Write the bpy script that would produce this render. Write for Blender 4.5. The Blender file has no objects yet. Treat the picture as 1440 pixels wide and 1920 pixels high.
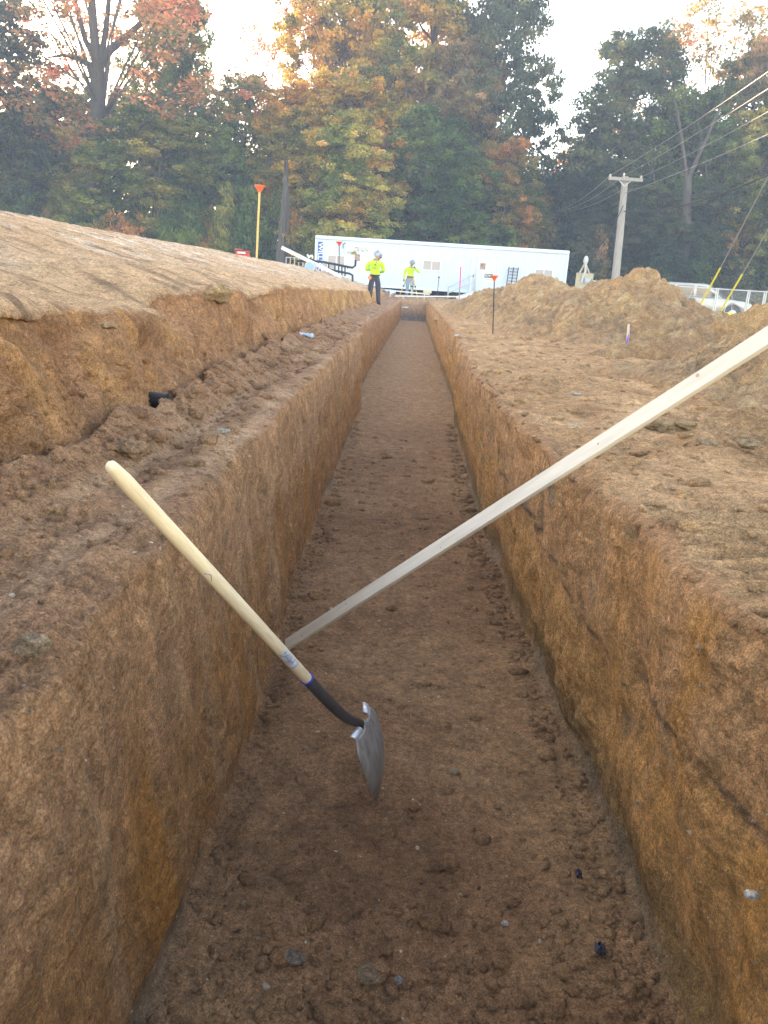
import bpy, bmesh, math, random
import numpy as np
from mathutils import Vector, Matrix
R = math.radians
scn = bpy.context.scene
COL = scn.collection

# ------------------------------------------------------------------ camera
F = 1442.0
ROLL = R(3.6)
_h = np.array([math.cos(ROLL), -math.sin(ROLL)])
_Y = np.array([53.0, 420.0, -F]); _Y /= np.linalg.norm(_Y)
_Z = np.cross(np.array([_h[0], _h[1], 0.0]), _Y); _Z /= np.linalg.norm(_Z)
_X = np.cross(_Y, _Z)
M = np.array([_X, _Y, _Z])
CP = np.array([0.0, 0.0, 1.5])
cam = bpy.data.cameras.new('camera'); co = bpy.data.objects.new('camera', cam); COL.objects.link(co)
m4 = Matrix([list(M[0]) + [CP[0]], list(M[1]) + [CP[1]], list(M[2]) + [CP[2]], [0, 0, 0, 1]])
co.matrix_world = m4
cam.sensor_fit = 'VERTICAL'; cam.sensor_height = 36.0; cam.lens = F / 1920 * 36
cam.clip_start = 0.02; cam.clip_end = 3000
scn.camera = co

def ray(px, py):
    v = M @ np.array([px - 720.0, 960.0 - py, -F]); return v / v[1]
def at(px, py, y):                # the point at distance y along the trench that the photo shows at (px, py)
    return CP + ray(px, py) * y
def atz(px, py, z):
    r = ray(px, py); return CP + r * (z - CP[2]) / r[2]

# ------------------------------------------------------------------ light
SUN_AZ, SUN_EL = R(-34), R(11)    # azimuth from +Y towards +X
world = bpy.data.worlds.new('World'); scn.world = world; world.use_nodes = True
wn = world.node_tree; bg = wn.nodes['Background']
sky = wn.nodes.new('ShaderNodeTexSky'); sky.sky_type = 'NISHITA'; sky.sun_disc = False
sky.sun_elevation = SUN_EL; sky.sun_rotation = SUN_AZ
sky.air_density = 1.0; sky.dust_density = .7; sky.ozone_density = 1.0
wn.links.new(sky.outputs[0], bg.inputs[0]); bg.inputs[1].default_value = 0.15
sl = bpy.data.lights.new('sun', 'SUN'); sl.energy = 2.0; sl.angle = R(3.0); sl.color = (1, .86, .68)
so = bpy.data.objects.new('sun', sl); COL.objects.link(so)
sd = Vector((math.sin(SUN_AZ) * math.cos(SUN_EL), math.cos(SUN_AZ) * math.cos(SUN_EL), math.sin(SUN_EL)))
so.rotation_euler = sd.to_track_quat('Z', 'Y').to_euler(); so.location = (0, 0, 30)
vs = scn.view_settings
vs.view_transform = 'Standard'; vs.look = 'None'; vs.gamma = 1; vs.exposure = 3.2
vs.use_white_balance = True; vs.white_balance_temperature = 8300; vs.white_balance_tint = 21
scn.cycles.use_denoising = True
scn.cycles.max_bounces = 6; scn.cycles.diffuse_bounces = 3; scn.cycles.transparent_max_bounces = 6
scn.cycles.volume_bounces = 0

# ------------------------------------------------------------------ helpers
rng = np.random.default_rng(7)
_g = rng.normal(size=(4096, 3)).astype(np.float32); _g /= np.linalg.norm(_g, axis=1)[:, None]
def perlin(x, y, z):
    out = np.empty(x.shape, np.float32); n = x.size; CH = 200000
    xf, yf, zf, of = x.ravel(), y.ravel(), z.ravel(), out.ravel()
    for s in range(0, n, CH):
        a = xf[s:s+CH].astype(np.float32); b = yf[s:s+CH].astype(np.float32); c = zf[s:s+CH].astype(np.float32)
        ia = np.floor(a).astype(np.int64); ib = np.floor(b).astype(np.int64); ic = np.floor(c).astype(np.int64)
        a = a - ia; b = b - ib; c = c - ic
        u = a*a*a*(a*(a*6-15)+10); v = b*b*b*(b*(b*6-15)+10); w = c*c*c*(c*(c*6-15)+10)
        r = 0
        for i in (0, 1):
            for j in (0, 1):
                for k in (0, 1):
                    hh = ((ia+i)*73856093 ^ (ib+j)*19349663 ^ (ic+k)*83492791)
                    hh = (hh ^ (hh >> 13)) & 4095
                    g = _g[hh]
                    d = g[:, 0]*(a-i) + g[:, 1]*(b-j) + g[:, 2]*(c-k)
                    r = r + d * (u if i else 1-u) * (v if j else 1-v) * (w if k else 1-w)
        of[s:s+CH] = r * 1.5
    return out
def P3(P, f, o=0.0): return perlin(P[..., 0]*f+o, P[..., 1]*f+o*1.7, P[..., 2]*f+o*.6)
def sst(a, b, x): t = np.clip((x-a)/(b-a), 0, 1); return t*t*(3-2*t)
def tab(y, pts): return np.interp(y, [p[0] for p in pts], [p[1] for p in pts])

def tag(o, label=None, cat=None, group=None, kind=None):
    if label: o['label'] = label
    if cat: o['category'] = cat
    if group: o['group'] = group
    if kind: o['kind'] = kind
    return o
def empty(name, loc=(0, 0, 0), rz=0.0, **k):
    o = bpy.data.objects.new(name, None); COL.objects.link(o); o.location = loc; o.rotation_euler = (0, 0, rz)
    return tag(o, **k)
def link(name, me, mat=None, parent=None, smooth=False):
    if mat is not None and len(me.materials) == 0: me.materials.append(mat)
    if smooth: me.polygons.foreach_set('use_smooth', [True]*len(me.polygons))
    o = bpy.data.objects.new(name, me); COL.objects.link(o)
    if parent: o.parent = parent
    return o
def np_mesh(name, V, Fq, smooth=True, col=None):
    me = bpy.data.meshes.new(name)
    V = np.ascontiguousarray(V, np.float32).reshape(-1, 3); Fq = np.ascontiguousarray(Fq, np.int32); k = Fq.shape[1]
    me.vertices.add(len(V)); me.vertices.foreach_set('co', V.ravel())
    me.loops.add(Fq.size); me.loops.foreach_set('vertex_index', Fq.ravel())
    me.polygons.add(len(Fq)); me.polygons.foreach_set('loop_start', np.arange(0, Fq.size, k, dtype=np.int32))
    me.polygons.foreach_set('use_smooth', np.full(len(Fq), smooth))
    if col is not None:
        ca = me.color_attributes.new('soil', 'FLOAT_COLOR', 'POINT')
        c4 = np.ones((len(V), 4), np.float32); c4[:, :3] = col.reshape(-1, 3); ca.data.foreach_set('color', c4.ravel())
    me.update(calc_edges=True); me.validate()
    return me
def grid_faces(nr, nc):
    i = np.arange(nr*nc).reshape(nr, nc)
    return np.stack([i[:-1, :-1], i[:-1, 1:], i[1:, 1:], i[1:, :-1]], -1).reshape(-1, 4)

class MB:
    """collects simple shapes into one mesh"""
    def __init__(s): s.v = []; s.f = []
    def add(s, V, Fc):
        n = len(s.v); s.v += [tuple(map(float, p)) for p in V]; s.f += [tuple(n+i for i in f) for f in Fc]; return s
    def box(s, c, d, rot=None):
        c = Vector(c); h = Vector(d)/2; V = []
        for x in (-1, 1):
            for y in (-1, 1):
                for z in (-1, 1):
                    p = Vector((x*h.x, y*h.y, z*h.z))
                    if rot: p = rot @ p
                    V.append(c+p)
        return s.add(V, [(0, 1, 3, 2), (4, 6, 7, 5), (0, 4, 5, 1), (2, 3, 7, 6), (0, 2, 6, 4), (1, 5, 7, 3)])
    def tube(s, pts, rs, n=10, cap=True):
        pts = [Vector(p) for p in pts]
        if not hasattr(rs, '__len__'): rs = [rs]*len(pts)
        V = []; prev = None
        for i, p in enumerate(pts):
            t = (pts[min(i+1, len(pts)-1)] - pts[max(i-1, 0)]).normalized()
            a = prev if prev else (Vector((0, 0, 1)) if abs(t.z) < .9 else Vector((1, 0, 0)))
            a = (a - t*a.dot(t)).normalized(); prev = a; b = t.cross(a)
            for k in range(n):
                w = 2*math.pi*k/n; V.append(p + (a*math.cos(w)+b*math.sin(w))*rs[i])
        Fc = []
        for i in range(len(pts)-1):
            for k in range(n):
                Fc.append((i*n+k, i*n+(k+1) % n, (i+1)*n+(k+1) % n, (i+1)*n+k))
        if cap: Fc += [tuple(range(n))[::-1], tuple((len(pts)-1)*n+k for k in range(n))]
        return s.add(V, Fc)
    def bar(s, a, b, w, t=None, up=(0, 0, 1)):
        a = Vector(a); b = Vector(b); d = (b-a); L = d.length; d.normalize(); up = Vector(up)
        x = d.cross(up)
        if x.length < 1e-4: x = d.cross(Vector((0, 1, 0)))
        x.normalize(); z = x.cross(d); rot = Matrix((x, d, z)).transposed()
        return s.box((a+b)/2, (w, L, t or w), rot)
    def ball(s, c, r, n=8, sc=(1, 1, 1)):
        V = []; Fc = []
        for i in range(n+1):
            th = math.pi*i/n
            for k in range(2*n):
                ph = math.pi*k/n
                V.append((c[0]+r*sc[0]*math.sin(th)*math.cos(ph), c[1]+r*sc[1]*math.sin(th)*math.sin(ph), c[2]+r*sc[2]*math.cos(th)))
        for i in range(n):
            for k in range(2*n):
                Fc.append((i*2*n+k, (i+1)*2*n+k, (i+1)*2*n+(k+1) % (2*n), i*2*n+(k+1) % (2*n)))
        return s.add(V, Fc)
    def prism(s, poly, y0, y1):      # poly in (x,z)
        n = len(poly); V = [(x, y0, z) for x, z in poly] + [(x, y1, z) for x, z in poly]
        Fc = [tuple(range(n)), tuple(range(2*n-1, n-1, -1))] + [((i+1) % n, i, i+n, (i+1) % n+n) for i in range(n)]
        return s.add(V, Fc)
    def build(s, name, mat, parent=None, smooth=False, bevel=0, seg=2, angle=None, **k):
        me = bpy.data.meshes.new(name); me.from_pydata(s.v, [], s.f)
        bm = bmesh.new(); bm.from_mesh(me); bmesh.ops.remove_doubles(bm, verts=bm.verts, dist=1e-6)
        bmesh.ops.recalc_face_normals(bm, faces=bm.faces)
        if bevel:
            bmesh.ops.bevel(bm, geom=[e for e in bm.edges if e.is_manifold and e.calc_face_angle(0) > .6], offset=bevel, segments=seg, affect='EDGES', profile=.5)
        for f in bm.faces: f.smooth = smooth
        if smooth:
            for e in bm.edges:
                if e.is_manifold and e.calc_face_angle(0) > R(angle or 50): e.smooth = False
        bm.to_mesh(me); bm.free()
        o = link(name, me, mat, parent); return tag(o, **k)

def mat(name, color, rough=.7, metal=0.0, noise=0.0, nscale=20, bump=0.0, spec=.3, stretch=None, coat=0, color2=None, ns2=None):
    m = bpy.data.materials.new(name); m.use_nodes = True; nt = m.node_tree; b = nt.nodes['Principled BSDF']
    b.inputs['Roughness'].default_value = rough; b.inputs['Metallic'].default_value = metal
    b.inputs['Specular IOR Level'].default_value = spec; b.inputs['Coat Weight'].default_value = coat
    b.inputs['Base Color'].default_value = (*color, 1)
    if noise or bump or color2:
        tc = nt.nodes.new('ShaderNodeTexCoord'); mp = nt.nodes.new('ShaderNodeMapping')
        nt.links.new(tc.outputs['Object'], mp.inputs[0])
        if stretch: mp.inputs['Scale'].default_value = stretch
        nz = nt.nodes.new('ShaderNodeTexNoise'); nz.inputs['Scale'].default_value = nscale; nz.inputs['Detail'].default_value = 6
        nz.inputs['Roughness'].default_value = .65
        nt.links.new(mp.outputs[0], nz.inputs[0])
        rp = nt.nodes.new('ShaderNodeMapRange'); rp.inputs['From Min'].default_value = .35; rp.inputs['From Max'].default_value = .65
        nt.links.new(nz.outputs[0], rp.inputs[0])
        mx = nt.nodes.new('ShaderNodeMix'); mx.data_type = 'RGBA'
        c2 = color2 or tuple(c*(1-noise) for c in color)
        mx.inputs[6].default_value = (*color, 1); mx.inputs[7].default_value = (*c2, 1)
        nt.links.new(rp.outputs[0], mx.inputs[0]); nt.links.new(mx.outputs[2], b.inputs['Base Color'])
        if bump:
            bp = nt.nodes.new('ShaderNodeBump'); bp.inputs['Strength'].default_value = .6; bp.inputs['Distance'].default_value = bump
            nt.links.new(nz.outputs[0], bp.inputs['Height']); nt.links.new(bp.outputs[0], b.inputs['Normal'])
    return m

def soil_mat():
    m = bpy.data.materials.new('soil'); m.use_nodes = True; nt = m.node_tree; N = nt.nodes; L = nt.links; b = N['Principled BSDF']
    b.inputs['Roughness'].default_value = .92; b.inputs['Specular IOR Level'].default_value = .18
    at_ = N.new('ShaderNodeAttribute'); at_.attribute_name = 'soil'
    g = N.new('ShaderNodeNewGeometry')
    def noise(sc, det, ro=.6):
        n = N.new('ShaderNodeTexNoise'); n.inputs['Scale'].default_value = sc; n.inputs['Detail'].default_value = det; n.inputs['Roughness'].default_value = ro
        L.new(g.outputs['Position'], n.inputs[0]); return n.outputs[0]
    def rng_(s, a, b2, c, d):
        r = N.new('ShaderNodeMapRange'); r.inputs[1].default_value = a; r.inputs[2].default_value = b2; r.inputs[3].default_value = c; r.inputs[4].default_value = d
        L.new(s, r.inputs[0]); return r.outputs[0]
    def math_(op, a, b2):
        q = N.new('ShaderNodeMath'); q.operation = op
        for i, s in enumerate((a, b2)):
            if isinstance(s, (int, float)): q.inputs[i].default_value = s
            else: L.new(s, q.inputs[i])
        return q.outputs[0]
    n1 = noise(9, 9, .78); n2 = noise(48, 7, .85); n3 = noise(210, 4, .8)
    f = math_('MULTIPLY', rng_(n1, .32, .68, .62, 1.44), rng_(n2, .34, .66, .55, 1.5))
    f = math_('MULTIPLY', f, rng_(n3, .36, .64, .58, 1.5))
    mx = N.new('ShaderNodeVectorMath'); mx.operation = 'SCALE'; L.new(at_.outputs['Color'], mx.inputs[0]); L.new(f, mx.inputs['Scale'])
    # pale grit flecks
    vo = N.new('ShaderNodeTexVoronoi'); vo.inputs['Scale'].default_value = 55; vo.inputs['Randomness'].default_value = 1
    L.new(g.outputs['Position'], vo.inputs[0])
    fl = math_('MULTIPLY', math_('LESS_THAN', vo.outputs['Distance'], .16), math_('GREATER_THAN', n2, .60))
    cm = N.new('ShaderNodeMix'); cm.data_type = 'RGBA'; L.new(math_('MULTIPLY', fl, .8), cm.inputs[0]); L.new(mx.outputs[0], cm.inputs[6]); cm.inputs[7].default_value = (.55, .45, .33, 1)
    L.new(cm.outputs[2], b.inputs['Base Color'])
    v2 = N.new('ShaderNodeTexVoronoi'); v2.inputs['Scale'].default_value = 85; v2.feature = 'SMOOTH_F1'; L.new(g.outputs['Position'], v2.inputs[0])
    h = math_('ADD', math_('MULTIPLY', n2, 1.2), math_('MULTIPLY', n3, .7))
    h = math_('ADD', h, math_('MULTIPLY', v2.outputs['Distance'], -.45))
    bp = N.new('ShaderNodeBump'); bp.inputs['Strength'].default_value = 1.0; bp.inputs['Distance'].default_value = .022
    L.new(h, bp.inputs['Height']); L.new(bp.outputs[0], b.inputs['Normal'])
    return m
SOIL = soil_mat()

# ------------------------------------------------------------------ excavated ground
T_XLB = [(-5, -.45), (1.7, -.46), (2.6, -.46), (3.5, -.52), (5, -.53), (9.9, -.55), (10.05, -.69), (14, -.68), (25, -.6), (38, -.48)]
T_XLT = [(-5, -.44), (1.1, -.46), (1.8, -.49), (2.4, -.52), (4.9, -.57), (7.4, -.6), (9.9, -.6), (10.1, -.70), (13, -.68), (32, -.62), (38, -.5)]
T_XRB = [(-5, .71), (2, .70), (3.1, .64), (5, .57), (9.1, .60), (9.3, .68), (12, .66), (25, .7), (38, .75)]
T_XRT = [(-5, .66), (1.2, .63), (1.65, .60), (2.4, .51), (3.3, .48), (5.5, .45), (9.0, .52), (9.2, .62), (9.6, .60), (20, .66), (38, .73)]
T_XB = [(-5, -.95), (2.1, -.95), (2.6, -.97), (3.2, -.95), (4.1, -1.0), (5.1, -1.05), (7.6, -1.08), (11, -1.16), (22, -1.22), (28, -1.32), (60, -1.35)]
T_ZT = [(-5, 1.40), (2.2, 1.40), (2.6, 1.375), (3.2, 1.355), (3.85, 1.29), (4.1, 1.39), (4.8, 1.42), (5.9, 1.39), (8, 1.44), (13, 1.4), (20, 1.36), (30, 1.3), (40, 1.25), (60, 1.2)]
T_ZL = [(-5, .95), (10, .95), (20, .90), (28, .84), (34, .90), (38, .97), (43, 1.1), (60, 1.1), (140, 1.1)]
T_ZR = [(-5, .97), (10, .97), (25, .97), (38, .98), (43, 1.05), (140, 1.05)]

def rows_y():
    g = .0046; n = int(math.log(44/.45)/g)
    near = .45*np.exp(g*np.arange(n))
    return np.concatenate([np.linspace(-5, .44, 70), near[near < 37.9], np.linspace(37.92, 38.1, 8), 38.1*np.exp(.02*np.arange(1, 70))])
def ground_profile(y):
    """control points (x, z) of the cross-section, one array each"""
    xlb, xlt, xrb, xrt, xb, zt, zl, zr = [tab(y, t) for t in (T_XLB, T_XLT, T_XRB, T_XRT, T_XB, T_ZT, T_ZL, T_ZR)]
    bite = lambda f, a, o: a*perlin(y*f, y*0+o, y*0)
    xlt = xlt + bite(2.4, .035, 3.3) + bite(7, .015, 9.1); xlb = xlb + bite(1.5, .02, 5.3)
    xrt = xrt + bite(2.2, .04, 13.3) + bite(7, .015, 19.1); xrb = xrb + bite(1.5, .02, 15.3)
    xb = xb + bite(2.0, .05, 23.3); nt_ = sst(2.55, 2.62, y)*(1-sst(2.72, 2.95, y)); n2 = sst(3.86, 3.93, y)*(1-sst(4.3, 5.2, y))
    xt = xb - .17 - .10*nt_ - .12*n2 + bite(1.7, .07, 33.3) + bite(6, .04, 31) + bite(14, .025, 37)*(y < 12)
    zt = zt + bite(3, .03, 43.3)
    e = sst(37.95, 38.04, y)                    # trench end
    fall = sst(41.5, 44.8, y)                    # the bank runs out before the trailer
    far = sst(60, 100, y)
    fz = 0*y + e*zl
    zt = zt*(1-fall) + 1.12*fall
    m = lambda v: v*(1-fall) + 1.12*fall
    hill = m(2.08 + .05*perlin(y*.5, y*0, y*0+77))
    pts = [(0*y-260, m(2.0+0*y)), (0*y-60, m(2.0+0*y)), (0*y-12, m(1.98+0*y)), (0*y-5, hill), (0*y-3.9, hill-.13*(1-fall)), (xt, zt), (xb, zl+.03), (xlt, zl), (xlb, fz), (xrb, fz), (xrt, zr), (xrt+.12, zr+.02),
           (0*y+2.2, zr), (0*y+6.5, zr-.02), (0*y+16, zr-.06), (0*y+60, zr-.1), (0*y+260, zr-.1)]
    n = [12, 26, 50, 60, 210, 130, 135, 215, 235, 215, 45, 180, 110, 60, 26, 10]
    return pts, n
def wall_mask(j0, j1, cols, soft=6):
    return (sst(j0-soft, j0+soft, cols)*(1-sst(j1-soft, j1+soft, cols)))[None, :]

def soil_noise(P, sp):
    cl = P3(P, 2.1, 31); w = .22+1.2*sst(-.25, .4, cl)          # smooth and cloddy patches
    lo = .018*P3(P, 3.1, 1) + .012*P3(P, 7.5, 5)
    hi = 0
    for f, a_, o, billow in ((13, .014, 9, 1), (27, .010, 3, 1), (55, .0075, 7, 1), (110, .0042, 2, 1), (210, .0022, 5, 0)):
        v = P3(P, f, o); hi = hi + (np.abs(v) if billow else v)*a_*(1-sst(.22, .45, f*sp))
    return lo, hi*w-.008
def build_ground():
    y = rows_y().astype(np.float64); pts, n = ground_profile(y)
    X = []; Z = []; J = [0]
    for (a, b, k) in zip(pts[:-1], pts[1:], n):
        t = np.linspace(0, 1, k, endpoint=False)[None, :]
        X.append(a[0][:, None]*(1-t)+b[0][:, None]*t); Z.append(a[1][:, None]*(1-t)+b[1][:, None]*t); J.append(J[-1]+k)
    X.append(pts[-1][0][:, None]); Z.append(pts[-1][1][:, None])
    X = np.concatenate(X, 1); Z = np.concatenate(Z, 1); Y = np.repeat(y[:, None], X.shape[1], 1)
    ns = X.shape[1]; cols = np.arange(ns)
    # soften the corners of the section
    lo, hi = J[3]+2, J[12]
    for it in range(26):
        for A in (X, Z):
            A[:, lo:hi] = .5*A[:, lo:hi] + .25*(A[:, lo-1:hi-1]+A[:, lo+1:hi+1])
    def boxf(A, w):
        for it in range(3):
            B = np.pad(A, ((0, 0), (w//2+1, w//2)), mode='edge'); c_ = np.cumsum(B, 1); A = (c_[:, w:]-c_[:, :-w])/w
        return A
    ml = (np.exp(-((cols-J[7])/34.0)**4)+np.exp(-((cols-J[10]-10)/36.0)**4))[None, :]*(.65+.35*perlin(Y*1.1, Y*0+7, Y*0)*2)
    ml = np.clip(ml, 0, 1)
    X = X*(1-ml)+boxf(X, 33)*ml; Z = Z*(1-ml)+boxf(Z, 33)*ml
    nx = -np.gradient(Z, axis=1); nz = np.gradient(X, axis=1); l = np.sqrt(nx*nx+nz*nz)+1e-9; nx /= l; nz /= l
    P = np.stack([X, Y, Z], -1)
    jm = lambda a, b, s=8: wall_mask(J[a], J[b], cols, s)
    bank, ledge, wl, fl, wr, plat, rg = jm(5, 6), jm(6, 7), jm(7, 8), jm(8, 9), jm(9, 10), wall_mask(-99, J[5], cols), wall_mask(J[10]+20, 99999, cols)
    # inside the range the camera can look at closely
    dist = np.sqrt(X*X+Y*Y)
    sel = (np.abs(X) < 14) & (Y < 60)
    D = np.zeros_like(X)
    Ps = P[sel]
    LO = np.zeros_like(X); LO[sel], D[sel] = soil_noise(Ps, (.0046*Y)[sel])
    rough = bank*1.9 + ledge*1.25 + wl*.75 + wr*1.0 + fl*.95 + plat*.5 + rg*1.6
    # the floor was trampled near the camera and loose at the foot of the walls
    D = D*rough + LO*(bank*2.2+ledge*1.4+wl*.9+wr*1.2+fl*.7+plat*.6+rg*2.2)
    def aniso(fx, fy, fz, o, sh=0.0): 
        return perlin(Ps[:, 0]*fx+o, Ps[:, 1]*fy+Ps[:, 2]*sh+o, Ps[:, 2]*fz+o*2)
    st = np.zeros_like(X); st[sel] = aniso(2, 11, 1.1, 4, 3.0) + .6*aniso(4, 27, 2.2, 8, 7.0) + .35*aniso(6, 60, 4, 11, 14)
    D += st*(.009*wl + .010*wr + .019*bank)
    ck = np.zeros_like(X); ck[sel] = np.clip(1-np.abs(P3(Ps, 2.6, 21))*7, 0, 1)*np.clip(P3(Ps, 1.3, 27)+.15, 0, 1)
    D -= ck*(.045*bank + .02*wr + .02*wl + .02*ledge + .015*rg)
    ov = np.zeros_like(X); ov[sel] = aniso(1.5, 2.2, 3.2, 40)
    D += ov*(.055*bank + .018*wl + .018*wr)
    # drag marks of the bucket: run towards the trench on the shelf, along it on the right
    dm = np.zeros_like(X); dm[sel] = perlin(Ps[:, 0]*2.2-Ps[:, 1]*1.0+3, Ps[:, 0]*5.5+Ps[:, 1]*12.0, Ps[:, 2]*0+5)
    gm = np.zeros_like(X); gm[sel] = np.clip(P3(Ps, 1.9, 83)*2.2+.45, 0, 1)
    tk = gm*ledge*np.clip(np.exp(-((X+.62+.025*np.sin(Y*1.7))/.035)**2)+np.exp(-((X+.79+.03*np.sin(Y*1.2+1))/.03)**2), 0, 1)
    pat = np.zeros_like(X); pat[sel] = sst(.08, .3, P3(Ps*np.array([1, .6, 1]), 1.6, 91)); pat = pat*rg*(1-sst(5, 8, Y))
    D = D*(1-.85*tk)*(1-.6*pat) - .014*tk
    wob = np.zeros_like(X); wob[sel] = P3(Ps, 2.5, 95); gr = np.clip(P3(P, .9, 97)*3, 0, 1)*rg*(1-sst(5, 7, Y))
    D += .016*np.sin(6.283*(Y*19+X*3+wob*1.6))*gr
    D += dm*(.022*plat)
    dm2 = np.zeros_like(X); dm2[sel] = perlin(Ps[:, 0]*3.2-Ps[:, 1]*1.4+9, Ps[:, 0]*13+Ps[:, 1]*27.0, Ps[:, 2]*0+15)
    D += dm2*(.012*plat) + .05*plat*np.abs(LO)*sst(-4.2, -5.0, X)*20*.3
    tr = np.zeros_like(X); tr[sel] = perlin((Ps[:, 0]+.35*Ps[:, 1])*9, Ps[:, 1]*1.3, Ps[:, 2]*0+61)
    D += tr*.016*rg*(1-sst(5, 9, Y))
    # low talus at the foot of the bank, ruts on the ledge
    D += .075*ledge*np.exp(-((X-tab(Y, T_XB))/.12)**2)*(1+.8*perlin(Y*3, Y*0+3, Y*0))
    D += -.022*ledge*np.exp(-((X+.74-.03*np.sin(Y*1.3))/.05)**2)
    for yc, dp in ((1.75, .05), (2.62, .09), (3.1, .03), (3.9, .08), (4.6, .03), (5.3, .05), (6.6, .05), (8.3, .05), (10.4, .06), (13, .06), (17, .07)):
        D -= dp*bank*np.exp(-((Y-yc-.05*np.sin(Z*9+yc))/(.018+.008*yc))**2)
    D[~sel] = 0
    X2 = X+nx*D; Z2 = Z+nz*D
    Y2 = Y + np.where(sel, .3*D, 0)
    # ---- the earth's own colours
    P2 = np.stack([X, Y, Z], -1)
    A = lambda r, g, b: np.array([r, g, b], np.float32)
    C = np.zeros(X.shape+(3,), np.float32) + A(.34, .205, .12)
    lz = np.zeros_like(X); lz[sel] = P3(Ps, 1.4, 51); lz2 = np.zeros_like(X); lz2[sel] = P3(Ps, 5, 57); sk = np.zeros_like(X); sk[sel] = aniso(1.2, 7, .7, 60, 1.5)
    def mixc(w, c): nonlocal C; w = np.clip(w, 0, 1)[..., None]; C = C*(1-w)+np.asarray(c, np.float32)*w
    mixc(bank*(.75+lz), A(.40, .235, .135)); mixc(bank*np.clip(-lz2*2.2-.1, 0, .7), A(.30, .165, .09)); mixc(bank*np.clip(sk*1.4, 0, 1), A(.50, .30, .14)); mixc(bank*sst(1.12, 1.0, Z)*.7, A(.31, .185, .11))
    mixc(bank*sst(9, 14, Y)*np.clip(.6+lz2, 0, 1), A(.52, .33, .14))
    mixc(ledge*.9, A(.34, .215, .135)); mixc(ledge*np.clip(lz*2-.1, 0, .7), A(.43, .30, .20)); mixc(ledge*np.clip(-lz2*2-.2, 0, .6), A(.24, .15, .095))
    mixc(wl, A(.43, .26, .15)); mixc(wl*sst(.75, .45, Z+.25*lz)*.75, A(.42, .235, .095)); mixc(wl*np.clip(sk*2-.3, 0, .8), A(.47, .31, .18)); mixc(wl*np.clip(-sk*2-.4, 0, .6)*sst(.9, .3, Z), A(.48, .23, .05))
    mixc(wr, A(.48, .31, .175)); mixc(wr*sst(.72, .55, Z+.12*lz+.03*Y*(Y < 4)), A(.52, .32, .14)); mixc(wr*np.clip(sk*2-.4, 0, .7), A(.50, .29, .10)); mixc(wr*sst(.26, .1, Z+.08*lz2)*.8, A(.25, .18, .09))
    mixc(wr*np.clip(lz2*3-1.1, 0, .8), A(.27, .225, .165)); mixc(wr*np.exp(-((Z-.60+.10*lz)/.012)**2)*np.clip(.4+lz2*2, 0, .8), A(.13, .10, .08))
    mixc(fl, A(.34, .215, .125)); mixc(fl*np.clip(lz*2, 0, .6), A(.43, .295, .175)); mixc(fl*np.clip(-lz*1.6-.1+lz2*.3, 0, .7), A(.23, .14, .08)); mixc(fl*sst(3, 12, Y)*.85, A(.42, .285, .17)); mixc(fl*sst(24, 38, Y)*.3, A(.40, .27, .17))
    ew = (sst(37.9, 37.96, Y)*(1-sst(38.03, 38.06, Y)))*fl; mixc(ew, A(.38, .27, .18)); mixc(ew*(Z < .25), A(.20, .185, .17))
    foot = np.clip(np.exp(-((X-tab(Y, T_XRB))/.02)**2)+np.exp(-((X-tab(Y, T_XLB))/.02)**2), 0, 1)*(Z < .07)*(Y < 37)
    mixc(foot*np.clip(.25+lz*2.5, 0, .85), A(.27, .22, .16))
    mixc(rg, A(.43, .285, .165)); mixc(rg*np.clip(lz*2-.05, 0, .7), A(.52, .36, .225)); mixc(rg*np.clip(-lz2*2-.2, 0, .6), A(.32, .20, .115)); mixc(wall_mask(J[10], J[10]+30, cols, 12)*.7, A(.42, .275, .16))
    mixc(tk*.7, A(.47, .335, .225)); mixc(pat*.55, A(.54, .38, .235))
    # pale sandy shelf with whitish drag streaks
    s1 = np.zeros_like(X); s1[sel] = perlin(Ps[:, 0]*.7-Ps[:, 1]*.33+3, Ps[:, 0]*1.8+Ps[:, 1]*3.6, Ps[:, 2]*0+70)
    s2 = np.zeros_like(X); s2[sel] = perlin(Ps[:, 0]*1.2-Ps[:, 1]*.6+3, Ps[:, 0]*5+Ps[:, 1]*10, Ps[:, 2]*0+75)
    mixc(plat, A(.56, .40, .255)); mixc(plat*np.clip(s1*2.6+.25, 0, .9)*sst(-1.5, -2.9, X), A(.66, .60, .52)); mixc(plat*np.clip(s2*2-.2, 0, .75), A(.42, .305, .21)); mixc(plat*sst(-4.4, -5.2, X)*.6, A(.38, .28, .19))
    mixc(plat*np.clip(-s2*2-.5, 0, .6)*sst(-3.4, -1.6, X), A(.60, .45, .26)); mixc(plat*np.clip(s2*2.6+s1*1.5-.7, 0, .8), A(.27, .19, .13))
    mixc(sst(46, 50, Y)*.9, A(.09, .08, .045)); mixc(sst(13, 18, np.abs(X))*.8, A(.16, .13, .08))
    rt_ = sst(-.1, .7, X)[..., None]; C *= np.array([1.13, .955, .83], np.float32)*(1-rt_)+np.array([1.17, .985, .82], np.float32)*rt_
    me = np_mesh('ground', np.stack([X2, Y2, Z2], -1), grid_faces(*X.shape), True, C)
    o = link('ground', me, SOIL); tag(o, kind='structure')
    return np.stack([X2, Y2, Z2], -1), C, J, nx, nz
G, GC, J, NX, NZ = build_ground()
GY = G[:, 0, 1]
def ground_z(x, y, j0=None):
    """height of the top surface away from the trench walls"""
    i = int(np.argmin(np.abs(GY-y))); row = G[i]; k = int(np.argmin(np.abs(row[:, 0]-x))); return float(row[k, 2])

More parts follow.
